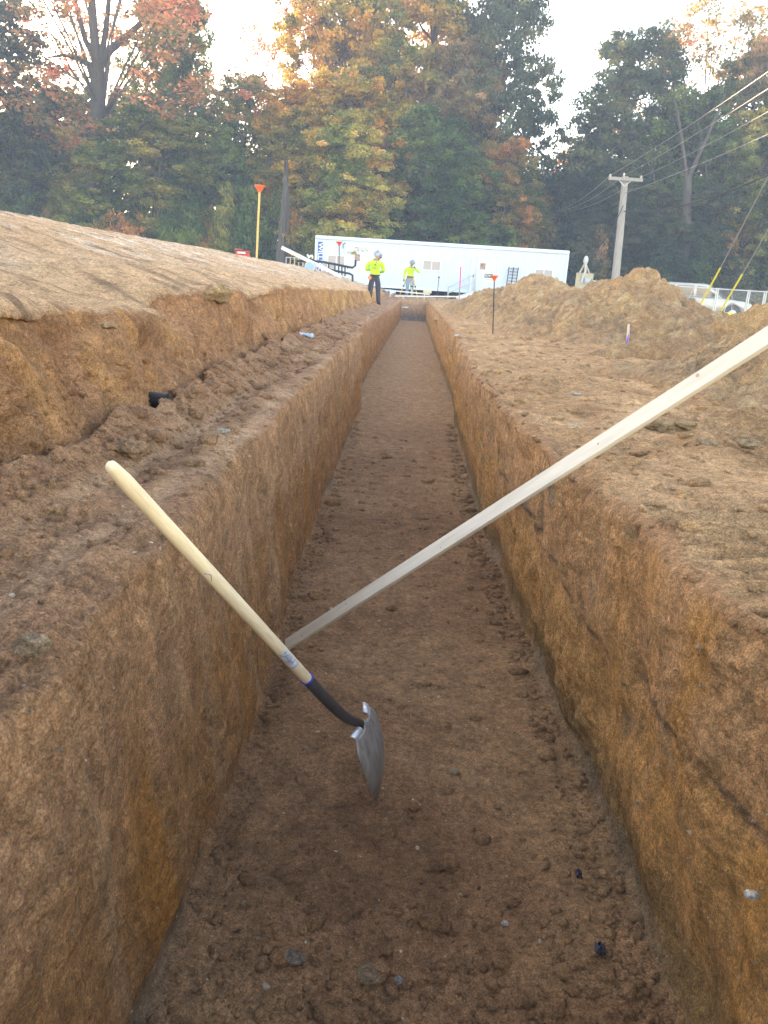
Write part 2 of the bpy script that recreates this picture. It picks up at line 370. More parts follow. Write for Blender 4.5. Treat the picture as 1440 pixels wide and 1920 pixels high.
# ------------------------------------------------------------------ heaps of spoil
def heap(name, cx, cy, sx, sy, fn, label, nx_=260, ny_=260, col=(.45, .255, .12), z0=.90, group=None, seed=0.0, lump=1.0):
    u = np.linspace(-1, 1, nx_); v = np.linspace(-1, 1, ny_); V, U = np.meshgrid(v, u, indexing='ij')
    X = cx+U*sx; Y = cy+V*sy; H = fn(X, Y)
    edge = np.clip(np.minimum(1-np.abs(U), 1-np.abs(V))*6, 0, 1)
    P = np.stack([X, Y, H], -1); k = sst(.0, .25, H)
    n = lump*(.16*P3(P, 1.5, seed) + .13*np.abs(P3(P, 3.3, seed+2)) + .09*np.abs(P3(P, 6.5, seed+4)) + .05*np.abs(P3(P, 13, seed+6)) - .06 + .028*np.abs(P3(P, 26, seed+8)) + .014*np.abs(P3(P, 52, seed)))
    Z = z0 + H*edge + n*(.25+.75*k)*edge - .14*(1-sst(.0, .08, H*edge))
    l1 = P3(P, 1.7, seed+11); l2 = P3(P, 6, seed+13)
    C = np.zeros(X.shape+(3,), np.float32)+np.array(col, np.float32)
    for w, c in ((np.clip(l1*2, 0, .7), (.50, .30, .14)), (np.clip(-l1*2-.1, 0, .6), (.35, .215, .12)), (np.clip(l2*3-.7, 0, .6), (.53, .36, .20)), (np.clip(-l2*3-.8, 0, .5), (.28, .185, .12))):
        C = C*(1-w[..., None])+np.array(c, np.float32)*w[..., None]
    gf = grid_faces(ny_, nx_); keep = (H*edge > .004).ravel()[gf].any(1)
    o = link(name, np_mesh(name, np.stack([X, Y, Z], -1), gf[keep], True, C), SOIL)
    return tag(o, label=label, cat='dirt pile', group=group)
def cone(X, Y, cx, cy, rx, ry, h, p=1.0, cap=.15):
    r = np.sqrt(((X-cx)/rx)**2+((Y-cy)/ry)**2+cap*cap)-cap*.6
    return h*np.clip(1-r, 0, 1)**p
smax = lambda *a: np.log(sum(np.exp(12*x) for x in a)-len(a)+1)/12
GP = 'heaps of dug soil on the right of the trench'
heap('dirt_pile', 3.3, 12.2, 2.9, 3.8, lambda X, Y: smax(cone(X, Y, 3.45, 12.3, 1.55, 2.9, 1.05), cone(X, Y, 2.9, 11.8, 1.6, 2.6, .66)),
     'tall pointed brown soil pile right of the trench, behind the purple-ribboned stake', group=GP, seed=3.3, nx_=300, ny_=300, col=(.43, .24, .115))
heap('dirt_pile', 3.3, 18.2, 3.2, 6.0, lambda X, Y: smax(cone(X, Y, 2.75, 18.0, 1.75, 4.6, 1.06), cone(X, Y, 4.0, 16.8, 1.6, 3.0, .98), cone(X, Y, 2.0, 20.5, 1.3, 4.2, .66), cone(X, Y, 3.2, 20.2, 1.2, 3, .95), cone(X, Y, 2.9, 15.0, 1.4, 3.0, .80)),
     'long lumpy orange-brown soil ridge in front of the right end of the white trailer', group=GP, seed=8.3, nx_=300, ny_=320)
def berm(X, Y):
    yc = 8.1+.12*(X-2)+.1*np.sin(X*2.3); h = 1.15*tab(X, [(1.5, 0), (2.0, .12), (2.8, .25), (3.2, .40), (3.7, .55), (4.6, .75), (7, .8), (9, .3), (9.6, 0)])
    return h*np.clip(1-np.abs(Y-yc)/(tab(X, [(1.5, .25), (3, .45), (5, .8), (9, .9)])*np.where(Y < yc, .75, 1.5)), 0, 1)**.8
heap('dirt_pile', 5.6, 8.5, 4.2, 2.4, berm, 'low soil berm rising to the right edge of the picture behind the long pale board', group=GP, seed=15.3, nx_=420, ny_=220, z0=.925, lump=.5, col=(.40, .215, .10))
heap('dirt_pile', 3.4, 5.1, 2.1, 2.1, lambda X, Y: smax(cone(X, Y, 3.4, 5.1, 1.8, 1.75, .80, 1.0), cone(X, Y, 2.2, 6.2, .9, .8, .16)),
     'near mound of cloddy brown soil at the right edge, crossed by the long pale board', group=GP, seed=21.3, nx_=380, ny_=380, z0=.93, col=(.44, .265, .135), lump=.75)
heap('dirt_pile', 7.2, 20.5, 2.6, 3.0, lambda X, Y: cone(X, Y, 7.0, 20.5, 2.2, 2.6, .50), 'small grey-brown soil heap below the silver vehicle and wire fence', group=GP, seed=31.3, nx_=140, ny_=140, col=(.22, .165, .11), z0=.86)
heap('dirt_pile', -2.3, 42.0, 1.6, 1.5, lambda X, Y: cone(X, Y, -2.3, 42.0, 1.3, 1.2, .42), 'small brown soil heap in front of the trailer, left of the standing man', group='heaps of soil by the trailer', seed=37.3, nx_=70, ny_=70, z0=1.15, lump=.5)

# ------------------------------------------------------------------ clods, pebbles, stones
def rock_unit(seed, sub=2, amp=.25):
    bm = bmesh.new(); bmesh.ops.create_icosphere(bm, subdivisions=sub, radius=1)
    V = np.array([v.co[:] for v in bm.verts]); Fc = np.array([[v.index for v in f.verts] for f in bm.faces]); bm.free()
    n = P3(V, 1.3, seed)+.5*P3(V, 3, seed+5)
    V = V*(1+amp*n[:, None]*2.2); V[:, 2] *= .75
    return V, Fc
units = [rock_unit(i*7.7+1, 1, .3) for i in range(6)]
def scatter(name, picks, sizes, cols, label, cat):
    VV = []; FF = []; CC = []; off = 0; r = np.random.default_rng(11)
    for p, s, c in zip(picks, sizes, cols):
        V, Fc = units[r.integers(6)]; a = r.random()*6.28; ca, sa = math.cos(a), math.sin(a)
        W = V*np.array([s, s*r.uniform(.6, 1), s*r.uniform(.5, .9)]); W = W@np.array([[ca, sa, 0], [-sa, ca, 0], [0, 0, 1]])
        VV.append(W+p); FF.append(Fc+off); CC.append(np.repeat(np.array(c)[None], len(V), 0)); off += len(V)
    me = np_mesh(name, np.concatenate(VV), np.concatenate(FF), True, np.concatenate(CC))
    o = link(name, me, SOIL); tag(o, label=label, kind='stuff'); return o
def pick(n, j0, j1, ylo, yhi, bias=1.0, wfn=None):
    rows = np.where((GY > ylo) & (GY < yhi))[0]; out = []; idx = []
    r = np.random.default_rng(int(j0*7+n))
    while len(out) < n:
        i = rows[r.integers(len(rows))]; j = r.integers(j0, j1)
        p = G[i, j]
        if wfn and r.random() > wfn(p[0], p[1]): continue
        out.append(p); idx.append((i, j))
    return np.array(out), idx
rr = np.random.default_rng(5)
pk = []; ci = []
for n, a, b, y0, y1, w in ((2600, J[6], J[7], .6, 12, lambda x, y: .15+.85*math.exp(-((x+.88)/.13)**2)), (2300, J[8]+6, J[9]-6, 1.0, 8, lambda x, y: .10 + .90*math.exp(-((y-1.25)/.4)**2)), (700, J[8]+2, J[8]+22, 1.0, 9, None), (900, J[9]-26, J[9]-2, 1.0, 9, None),
                           (2200, J[11], J[13], .8, 11, None), (500, J[5]+60, J[6], 1, 8, None), (350, J[10], J[11]+40, .8, 6, None)):
    p, i = pick(n, a, b, y0, y1, wfn=w); pk.append(p); ci += i
pk = np.concatenate(pk); cc = np.array([GC[i, j]*rr.uniform(.8, 1.15) for i, j in ci])
sz = np.clip(rr.lognormal(-4.75, .62, len(pk)), .003, .045)*np.clip(.55+.2*np.abs(pk[:, 1]), .7, 1.6)
scatter('soil_clods', pk, sz, cc, 'loose crumbs and clods of brown soil on the trench floor, ledge and ground', 'soil')
p1, _ = pick(900, J[8], J[9], 1.0, 14); p2, _ = pick(500, J[11], J[13], .8, 12); p3, _ = pick(350, J[6], J[7], .6, 10); p4, _ = pick(200, J[7], J[8], .6, 5); p5, _ = pick(260, J[9], J[10], .6, 5)
pp = np.concatenate([p1, p2, p3, p4, p5]); base = np.array([(.56, .40, .26), (.42, .33, .24), (.60, .40, .24), (.34, .23, .15), (.78, .64, .48)])
scatter('pebbles', pp, np.clip(rr.lognormal(-5.6, .45, len(pp)), .0018, .011), base[rr.integers(0, 5, len(pp))]*rr.uniform(.6, 1.1, (len(pp), 1)), 'small pale pebbles strewn over the soil', 'gravel')

def stone(px, py, z, r, label, col, seed, flat=.75, name='stone', y=None, cat='stone', group=None, sub=4, amp=.2):
    p = atz(px, py, z) if y is None else at(px, py, y)
    V, Fc = rock_unit(seed, sub, amp); V = V*np.array([r, r*.85, r*flat])
    me = np_mesh(name, V, Fc, True, np.repeat(np.array(col, np.float32)[None], len(V), 0)*(1+.25*P3(V/r, 2, seed)[:, None]))
    o = link(name, me, SOIL); o.location = (p[0], p[1], p[2]-r*.25); return tag(o, label=label, cat=cat, group=group)
stone(60, 1203, .985, .022, 'round brown stone resting on the left ledge near the trench edge', (.36, .25, .16), 3.1, .95)
stone(552, 1793, .016, .021, 'dark grey rounded stone on the trench floor, lower left of the floor', (.22, .18, .14), 5.4, .9)
stone(692, 1822, .012, .03, 'flat brown stone bedded in the trench floor below the shovel tip', (.30, .20, .12), 6.4, .5)
stone(748, 1836, .01, .009, 'small white pebble on the trench floor near the bottom of the picture', (.5, .48, .45), 6.9, .9, name='pebble', cat='pebble')
stone(948, 1730, .01, .008, 'single white pebble at the middle of the trench floor, right of the flat stone', (.6, .55, .5), 7.9, .9, name='pebble', cat='pebble')
stone(1410, 1675, .3, .011, 'white shell-like chip stuck in the right trench wall near the picture edge', (.75, .7, .62), 8.9, .4, name='stone_chip', cat='stone chip', y=1.02)
stone(853, 1446, .01, .016, 'small tan stone on the floor right of the shovel blade', (.44, .31, .19), 9.9, .9)
stone(420, 806, 1.0, .02, 'pale oval pebble on the left ledge below the earth bank', (.45, .40, .34), 2.9, .55, name='pebble', cat='pebble')
stone(245, 833, 1.0, .05, 'angular brown clod at the foot of the left bank', (.36, .22, .13), 12.9, .7, name='soil_clod', cat='clod')
stone(130, 745, 1.1, .0001, '', (.1, .1, .1), 1) if False else None
stone(1328, 620, 0, .15, 'large rounded soil boulder in front of the berm above the pale board', (.36, .23, .12), 14.9, 1.25, name='boulder', cat='boulder', y=6.9) if False else None
stone(1378, 640, 0, .115, 'large rounded soil boulder leaning on the berm above the pale board', (.46, .29, .15), 14.9, 1.25, name='boulder', cat='boulder', y=7.2)
stone(1295, 715, 0, .05, 'brown stone under the long pale board on the near mound', (.34, .23, .14), 16.9, .8, y=5.3)
stone(1238, 790, 1.0, .055, 'rough tan clod just below the long pale board', (.46, .31, .18), 17.9, .8, name='soil_clod', cat='clod')
stone(1285, 792, 1.0, .045, 'flat brown clod right of the rough tan clod below the board', (.42, .27, .15), 18.9, .55, name='soil_clod', cat='clod')
stone(1327, 828, 1.0, .04, 'rounded brown stone at the foot of the near mound', (.42, .28, .17), 19.9, .8)
stone(1406, 828, 1.0, .04, 'flat brown stone near the right edge at the foot of the near mound', (.42, .29, .18), 20.9, .6)
stone(1077, 799, 1.0, .028, 'pale tan stone on flat ground left of the pale board', (.58, .44, .29), 22.9, .8)
stone(1080, 737, 1.0, .028, 'flat greyish white stone on the ground right of the trench', (.5, .47, .42), 23.9, .35)
stone(413, 546, 0, .06, 'pointed tan clod standing on the edge of the left bank', (.50, .32, .17), 24.9, 1.3, name='soil_clod', cat='clod', y=4.75)
stone(390, 550, 0, .055, 'broad brown clod on the bank edge left of the pointed clod', (.44, .27, .14), 25.9, .8, name='soil_clod', cat='clod', y=4.7)
stone(857, 628, .99, .035, 'white stone at the lip of the right trench wall', (.62, .6, .57), 27.9, .5)
stone(205, 607, 0, .03, 'flat brown rock wedged in the top of the left bank', (.48, .31, .18), 28.9, .5, y=2.72)
# ---- small litter and finds
def scrap(px, py, z, pts, label, m, name, cat, y=None):
    p = atz(px, py, z) if y is None else at(px, py, y)
    V = []; nn = 7; rs = random.Random(len(label))
    w, d, hgt = pts
    for i in range(nn):
        for j in range(nn):
            V.append(((i/(nn-1)-.5)*w*(1+.2*rs.uniform(-1, 1)), (j/(nn-1)-.5)*d*(1+.2*rs.uniform(-1, 1)), hgt*rs.random()))
    b = MB().add(V, [tuple(int(q) for q in f) for f in grid_faces(nn, nn)])
    o = b.build(name, m, smooth=True, label=label, cat=cat); o.location = p
    s_ = o.modifiers.new('thickness', 'SOLIDIFY'); s_.thickness = .002
    return o
WHITEP = mat('white_paint', (.78, .79, .80), .5, noise=.12, nscale=6)
scrap(572, 633, .985, (.16, .12, .05), 'crumpled pale blue plastic scrap on the left ledge', mat('blue_plastic', (.42, .55, .75), .4), 'plastic_scrap', 'litter')
scrap(1125, 1780, .012, (.022, .032, .008), 'torn dark blue tape scrap on the trench floor, lower right', mat('navy_tape', (.015, .018, .035), .4), 'tape_scrap', 'litter')
scrap(1085, 1640, .012, (.016, .035, .008), 'twisted black plastic strip on the floor by the right wall', mat('black_tape', (.012, .013, .02), .4), 'tape_scrap', 'litter')
scrap(760, 578, .98, (.2, .15, .06), 'white crumpled rag on the ledge beside the far trench end', mat('rag', (.65, .62, .60), .8), 'rag', 'litter', y=27)
scrap(729, 551, 1.0, (.55, .4, .22), 'pale blue-white bag lying left of the far trench end', mat('bag', (.5, .58, .68), .6), 'bag', 'bag', y=36.3)
pb = atx_p = at(305, 752, 3.0)
pp_ = MB(); pp_.tube([(0, 0, 0), (-.30, .05, .0)], .032, 20)
inn = MB().tube([(.004, 0, 0), (-.002, 0, 0)], .026, 20)
o = empty('drain_pipe', (pb[0]+.02, pb[1], pb[2]), label='stub of black pipe poking out of the left earth bank near its foot', cat='pipe')
pp_.build('pipe_wall', mat('black_plastic', (.02, .02, .022), .5), o, smooth=True); inn.build('pipe_mouth', mat('pipe_dark', (.006, .006, .006), .9), o)
bits = MB()
o = None

# ------------------------------------------------------------------ shovel
WOOD = mat('ash_wood', (.74, .58, .38), .45, noise=.22, nscale=9, stretch=(14, 14, 1.2), spec=.4)
STEEL = mat('worn_steel', (.33, .32, .30), .55, metal=.35, noise=.45, nscale=10, stretch=(5, 5, 1), bump=.0006)
PAINT = mat('dark_socket_paint', (.045, .04, .04), .45, noise=.3, nscale=25, spec=.5)
G0 = Vector(at(211, 877, 1.30)); S0 = Vector(at(577, 1274, 1.865)); T0 = Vector(at(704, 1486, 2.035)); T0.z = -.028
shv = empty('shovel', T0, label='long-handled round-point shovel leaning against the left trench edge', cat='shovel')
loc = lambda p: Vector(p)-T0
ax = (S0-G0).normalized()
hm = MB(); L_ = (S0-G0).length; npt = 24; pts = []; rs = []
for i in range(npt):
    t = i/(npt-1); pts.append(loc(G0)+ax*L_*t); rs.append(.0148*(1 if t > .03 else .80+.2*math.sqrt(t/.03))*(1+.05*math.sin(t*3.1)))
pts = [loc(G0)-ax*.012, loc(G0)-ax*.007]+pts; rs = [.005, .0105]+rs
# mesh is made along local z so that the grain runs lengthwise
q = ax.to_track_quat('Z', 'X'); inv = q.inverted()
hm.tube([inv @ (p-loc(G0)) for p in pts], rs, 20); ho = hm.build('handle', WOOD, shv, smooth=True); ho.location = loc(G0); ho.rotation_euler = q.to_euler()
lab = MB(); V = []; nn = 9
camdir = inv @ (Vector(CP)-(G0+ax*L_*.85)).normalized(); ang0 = math.atan2(camdir.y, camdir.x)
for i in range(nn):
    for j in range(2):
        a = ang0+(i/(nn-1)-.5)*1.5; V.append((.0164*math.cos(a), .0164*math.sin(a), L_*.795+j*.085))
lab.add(V, [(2*i, 2*i+2, 2*i+3, 2*i+1) for i in range(nn-1)])
lo_ = lab.build('label_sticker', mat('sticker', (.62, .64, .68), .4, color2=(.16, .17, .26), nscale=70), shv, smooth=True); lo_.location = loc(G0); lo_.rotation_euler = q.to_euler()
sm = MB(); mk = [(-.25, .30), (-.05, .36), (.15, .33)]
def hpt(a, t, r=.0160): aa = ang0+a; return (r*math.cos(aa), r*math.sin(aa), L_*t)
sm.tube([hpt(.55, .365), hpt(.05, .380), hpt(.55, .40)], .0007, 5); mo = sm.build('pen_mark', mat('pen_ink', (.05, .05, .2), .5), shv); mo.location = loc(G0); mo.rotation_euler = q.to_euler()
N0 = Vector(at(674, 1356, 1.985)); p1 = Vector(at(627, 1328, 1.915)); p2 = Vector(at(652, 1349, 1.952))
rg_ = MB().tube([loc(S0)-ax*.010, loc(S0)-ax*.002], .0182, 20); rg_.build('ferrule_ring', mat('blue_ring', (.03, .05, .30), .4), shv, smooth=True)
toc = (Vector(CP)-S0).normalized(); rv = loc(S0)+ax*.045+(toc-ax*toc.dot(ax)).normalized()*.0168
MB().ball(rv, .0035, 6).build('rivet', mat('rivet_metal', (.7, .7, .7), .3, metal=.8), shv, smooth=True)
# blade: spoon-shaped sheet with rolled foot rests
st1 = Vector(at(694, 1324, 2.085)); st2 = Vector(at(664, 1388, 1.905))
wv = (st1-st2).normalized(); top = (st1+st2)/2; bx_ = (T0-top); BL = bx_.length; bx_.normalize(); wv = (wv-bx_*wv.dot(bx_)).normalized(); bn = bx_.cross(wv).normalized()
if bn.x < 0: bn = -bn
f1 = loc(top)+bx_*.006+bn*.0; f2 = loc(top)+bx_*.045+bn*.016; f3 = loc(top)+bx_*.085+bn*.034
sk_ = MB().tube([loc(S0)-ax*.004, loc(S0)+ax*.03, loc(p1), loc(p2), loc(N0), f1], [.0175, .0172, .0165, .0155, .0135, .0125], 18)
frog_ = MB().tube([f1-bx_*.004, f2, f3], [.0122, .010, .003], 16)
sko = sk_.build('socket', PAINT, shv, smooth=True); ss = sko.modifiers.new('s', 'SUBSURF'); ss.levels = ss.render_levels = 1
def halfw(v): return .100*(.80+.20*float(sst(-.02, .12, v)))*(.93+.10*math.sin(min(v/.5, 1)*math.pi))*(1 if v < .42 else max(0.02, (1-((v-.42)/.58)**1.75)))
nu, nv = 23, 34; V = []
for j in range(nv):
    v = j/(nv-1)
    for i in range(nu):
        u = 2*i/(nu-1)-1; hw = halfw(v)
        dish = .030*(1-u*u)*(1-.75*v)*math.sin(min(1, (v+.25)*1.3)*math.pi*.5) + .022*math.sin(v*math.pi)
        frog = .012*math.exp(-(u/.2)**2)*(1-sst(0, .55, v))
        V.append(loc(top) + wv*u*hw + bx_*BL*v*(1-.02*u*u) + bn*(dish-frog))
bl = MB().add(V, [tuple(int(q_) for q_ in f) for f in grid_faces(nv, nu)])
bo = bl.build('blade', STEEL, shv, smooth=True); sf = bo.modifiers.new('t', 'SOLIDIFY'); sf.thickness = .0022; sf.offset = 0
frog_.build('frog', STEEL, bo, smooth=True)
STEP = mat('worn_step', (.55, .57, .60), .35, metal=.5, noise=.2)
for sgn in (-1, 1):
    V = []; n5 = 7
    for i in range(n5):
        a = (i/(n5-1))*1.7
        for t in (.42, .97):
            V.append(loc(top)+wv*sgn*.080*t + bn*(.0147*(1-t*t)-.016*(1-math.cos(a))) - bx_*(.013*math.sin(a)))
    so_ = MB().add(V, [(2*i, 2*i+2, 2*i+3, 2*i+1) for i in range(n5-1)]).build('foot_rest', STEP, bo, smooth=True); sf = so_.modifiers.new('t', 'SOLIDIFY'); sf.thickness = .0025

# ------------------------------------------------------------------ long board across the trench
PINE = mat('pale_pine', (.70, .61, .50), .7, noise=.16, nscale=5, stretch=(10, 1.0, 10), spec=.2)
A0 = Vector(at(538, 1209, 2.93)); A0.z = max(A0.z, .02); B0 = Vector(atz(1085, 859, 1.045))
bd = empty('wooden_board', A0, label='long pale pine board propped diagonally from the trench floor over the right edge', cat='board')
d = (B0-A0); Lb = 2.75; d.normalize(); mid = A0+d*1.2; vc = (Vector(CP)-mid).normalized()
nrm = (vc*.80+Vector((0, 0, 1))*.55); nrm = (nrm-d*nrm.dot(d)).normalized(); xw = d.cross(nrm).normalized()
rot = Matrix((xw, d, nrm)).transposed()
b = MB().box((0, Lb/2, 0), (.047, Lb, .018)).build('plank', PINE, bd, bevel=.0015); b.rotation_euler = rot.to_euler()
KN = mat('knot_wood', (.45, .30, .19), .7)
for yy, xx, r in ((.12, .008, .006), (.42, -.006, .005), (.95, .01, .004), (1.62, .0, .005), (1.95, -.012, .008), (2.2, .010, .006)):
    k = MB().tube([(xx, yy, .0085), (xx, yy, .0093)], r*.7, 12).build('knot', KN, bd); k.rotation_euler = rot.to_euler()

# ------------------------------------------------------------------ office trailer
YT = 46.0
TW = mat('trailer_siding', (.53, .65, .79), .45, noise=.05, nscale=3, stretch=(1, 1, .3), spec=.4)  # white siding; the blue cast of skylight is put into its colour
TRIM = mat('trailer_trim', (.60, .72, .86), .45); FRAME = mat('window_frame_paint', (.72, .79, .86), .5)
BLIND = mat('window_blinds', (.42, .38, .37), .5, noise=.15, nscale=3, stretch=(.3, .3, 30), spec=.6)
DARK = mat('underframe_dark', (.02, .022, .025), .8); DOORM = mat('door_paint', (.56, .66, .78), .4, noise=.05, nscale=4)
xl, xr_ = at(592, 470, YT)[0], at(1063, 500, YT)[0]; zb, ztp = 1.43, 4.0
tr = empty('office_trailer', (xl, YT, 1.1), label='long white site office trailer with two doors, beyond the end of the trench', cat='trailer')
O = Vector((xl, YT, 1.1)); W = xr_-xl
def tl(px, py): p = at(px, py, YT); return p[0]-O.x, p[2]-O.z
prof = []; x = 0
while x < W: prof += [(x, 0), (x+.10, 0), (x+.115, -.014), (x+.165, -.014), (x+.18, 0)]; x += .2
prof = [p for p in prof if p[0] < W-.02]+[(W, 0)]
V = []; 
for (x, yy) in prof: V += [(x, yy, zb-O.z), (x, yy, ztp-O.z-.16)]
w = MB().add(V, [(2*i, 2*i+2, 2*i+3, 2*i+1) for i in range(len(prof)-1)])
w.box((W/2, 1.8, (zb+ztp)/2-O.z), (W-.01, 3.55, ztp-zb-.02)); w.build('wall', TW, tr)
MB().box((W/2, 1.78, ztp-O.z-.06), (W+.10, 3.75, .20)).build('roof', TRIM, tr, bevel=.06, seg=3, smooth=True)
MB().box((W/2, -.02, zb-O.z+.07), (W+.01, .03, .16)).build('sill_trim', TRIM, tr)
for xx in (0, W): MB().box((xx, -.012, (zb+ztp)/2-O.z), (.09, .05, ztp-zb-.2)).build('corner_trim', TRIM, tr)
u_ = MB().box((W/2, .5, .22), (W-.3, .1, .1)); 
for k in range(9): u_.box((.6+k*(W-1.2)/8, .55, .02), (.4, .4, .5))
u_.box((W/2, 1.6, .02), (W-.4, .04, .6)); u_.build('undercarriage', DARK, tr)
def window(px0, py0, px1, py1):
    x0, z1 = tl(px0, py0); x1, z0 = tl(px1, py1); cx, cz = (x0+x1)/2, (z0+z1)/2; ww, hh = x1-x0, z1-z0
    f = MB(); t = .05
    f.box((cx, -.035, z0), (ww+t, .05, t)).box((cx, -.035, z1), (ww+t, .05, t)).box((x0, -.035, cz), (t, .048, hh-t)).box((x1, -.035, cz), (t, .048, hh-t)).box((cx, -.033, cz), (t*.8, .045, hh-t))
    fo = f.build('window', FRAME, tr)
    p = MB().box((cx, -.022, cz), (ww-t, .012, hh-t)); p.build('pane', BLIND, fo)
window(615, 478, 646, 500); window(793.5, 488, 825, 508.5); window(1003.5, 504.5, 1035, 523)
def door(px0, py0, px1, py1):
    x0, z1 = tl(px0, py0); x1, z0 = tl(px1, py1); cx = (x0+x1)/2; z0 = zb-O.z+.14; cz = (z0+z1)/2; ww, hh = x1-x0, z1-z0
    dd = MB().box((cx, -.03, cz), (ww-.08, .04, hh-.04)).build('door', DOORM, tr, bevel=.008)
    f = MB().box((x0, -.04, cz), (.08, .07, hh+.05)).box((x1, -.04, cz), (.08, .07, hh+.05)).box((cx, -.045, z1+.02), (ww+.12, .1, .09)); f.build('door_frame', FRAME, dd)
    MB().box((x0+.12, -.062, z0+hh*.42), (.05, .03, .16)).build('handle', DARK, dd)
    MB().box((x1-.16, -.058, z0+hh*.42), (.05, .02, .16)).build('hinge', DARK, dd)
    s = MB().box((cx-.02, -.055, z0+hh*.70), (.30, .012, .34)).build('door_window', mat('door_sign', (.19, .11, .08), .4, color2=(.45, .3, .25), nscale=8), dd)
    MB().box((cx, -.055, z0+hh*.30), (ww*.74, .012, .02)).box((cx, -.055, z0+hh*.02+.62), (ww*.74, .012, .02)).build('panel_moulding', mat('moulding', (.6, .63, .67), .5), dd)
door(650, 461, 690, 530); door(887, 478, 922, 545)
x_, z_ = tl(881, 478); lb = MB().ball((x_, -.10, z_), .07, 6).build('wall_lamp', None, tr, smooth=True)
lm = bpy.data.materials.new('lamp_glass'); lm.use_nodes = True; lbn = lm.node_tree.nodes['Principled BSDF']; lbn.inputs['Emission Color'].default_value = (1, .85, .6, 1); lbn.inputs['Emission Strength'].default_value = .3; lb.data.materials.append(lm)
x_, z_ = tl(647.5, 456); MB().tube([(x_, -.03, z_), (x_, -.14, z_), (x_-.12, -.16, z_-.08), (x_-.10, -.16, z_-.30)], .025, 6).build('wall_lamp', DARK, tr)
BLUE = mat('sign_blue', (.02, .09, .38), .4); WHT = mat('sign_white', (.85, .85, .85), .5)
def text(s, size, m, parent, loc_, rot_, name='lettering', ext=.004, align='CENTER', sx=1.0):
    c = bpy.data.curves.new(name, 'FONT'); c.body = s; c.size = size; c.extrude = ext; c.align_x = align; c.align_y = 'CENTER'; c.offset = size*.006
    tmp = bpy.data.objects.new('tmp', c); COL.objects.link(tmp); bpy.context.view_layer.update()
    me = bpy.data.meshes.new_from_object(tmp.evaluated_get(bpy.context.evaluated_depsgraph_get())); bpy.data.objects.remove(tmp)
    me.materials.clear(); o = link(name, me, m, parent); o.location = loc_; o.rotation_euler = rot_; o.scale = (sx, 1, 1); return o
x0, z1 = tl(596, 453); x1, z0 = tl(603.5, 513); 
x0 = tl(596.5, 480)[0]; x1 = tl(604, 480)[0]; 
sb = MB().box(((x0+x1)/2, -.025, z1-1.02), (.27, .014, 2.04)).build('name_sign', BLUE, tr)
text('WILLSCOT', .34, WHT, sb, ((x0+x1)/2+.005, -.036, z1-1.02), (R(90), R(90), 0), sx=1.16)
# wooden steps with rails at the right door
x0, z0 = tl(880, 548); sp = empty('entry_steps', (O.x+x0, YT-.9, 1.1), label='grey entry steps with pipe handrails below the right trailer door', cat='steps')
GALV = mat('galvanised', (.50, .53, .56), .4, metal=.5, noise=.1)
s = MB()
for k in range(3): s.box((-.15-.32*k+.3, 0, .30-.12*k), (.34, .9, .04))
s.box((.55, 0, .36), (.8, .9, .05)); s.build('treads', mat('step_board', (.4, .42, .44), .7), sp)
for yy in (-.47, .47): MB().bar((-.75, yy, .0), (.3, yy, .38), .05, .2).build('stringer', GALV, sp)
for yy in (-.47, .47):
    s = MB(); s.tube([(-1.25, yy, -.05), (-1.25, yy, .55), (.15, yy, 1.35), (.15, yy, 0)], .022, 8); s.tube([(-1.25, yy, .25), (.15, yy, .95)], .018, 8); s.tube([(.22, yy, 0), (.22, yy, 2.3)], .03, 8); s.build('handrail', GALV, sp, smooth=True)
# rack leaning on the trailer wall
p = at(960, 522, YT-.35); rk = empty('folding_ladder', (p[0], p[1], 1.2), label='small black ladder rack leaning on the trailer wall between right door and right window', cat='ladder')
for dx in (-.26, .0, .26): MB().bar((dx-.05, -.1, p[2]-1.2-.9), (dx+.07, .28, p[2]-1.2+.62), .04).build('rail', DARK, rk)
s = MB()
for k in range(5): s.bar((-.22+.02*k, -.02+.06*k, p[2]-1.2-.15+.17*k), (.28+.02*k, -.02+.06*k, p[2]-1.2-.15+.17*k), .03)
s.build('rungs', DARK, rk)
# office sign on a post
p = at(916, 520, 40.0); sg = empty('office_sign', (p[0], 40, 1.05), label='small white sign with a dark green name band in front of the right trailer door', cat='sign')
zc = p[2]-1.05
MB().box((0, 0, zc), (.50, .02, .38)).build('sign_board', WHITEP, sg)
gb = MB().box((0, -.014, zc+.07), (.45, .008, .19)).build('name_band', mat('green_band', (.01, .06, .06), .4), sg)
text('DOYLE', .155, WHT, gb, (0, -.021, zc+.07), (R(90), 0, 0)); text('OFFICE', .10, mat('grey_letters', (.12, .14, .15), .5), sg, (0, -.014, zc-.11), (R(90), 0, 0), sx=1.15)
MB().box((.0, .03, zc/2-.1), (.05, .04, zc+.2)).build('post', GALV, sg)

# ------------------------------------------------------------------ stakes and laser rods
ORNG = mat('safety_orange', (.85, .13, .03), .45, noise=.1); REDC = mat('red_cap', (.7, .06, .03), .4)
def rod(px0, py0, px1, py1, y, r, m, capm, label, cap='funnel', name='grade_rod', s=1.0):
    a = Vector(at(px0, py0, y)); b = Vector(at(px1, py1, y)); e = empty(name, a, label=label, cat='marker rod'); t = b-a; dd = t.normalized()
    MB().tube([dd*-.3, t], r, 10).build('rod', m, e, smooth=True)
    if cap == 'funnel':
        MB().tube([t-dd*.10*s, t-dd*.05*s, t-dd*.01*s, t+dd*.03*s], [.04*s, .055*s, .085*s, .12*s], 6).build('cap', capm, e)
        MB().tube([t+dd*.034*s, t+dd*.055*s], [.13*s, .13*s], 4).build('cap_lid', capm, e)
    else: MB().ball(t, .06*s, 6).build('cap', capm, e, smooth=True)
    return e
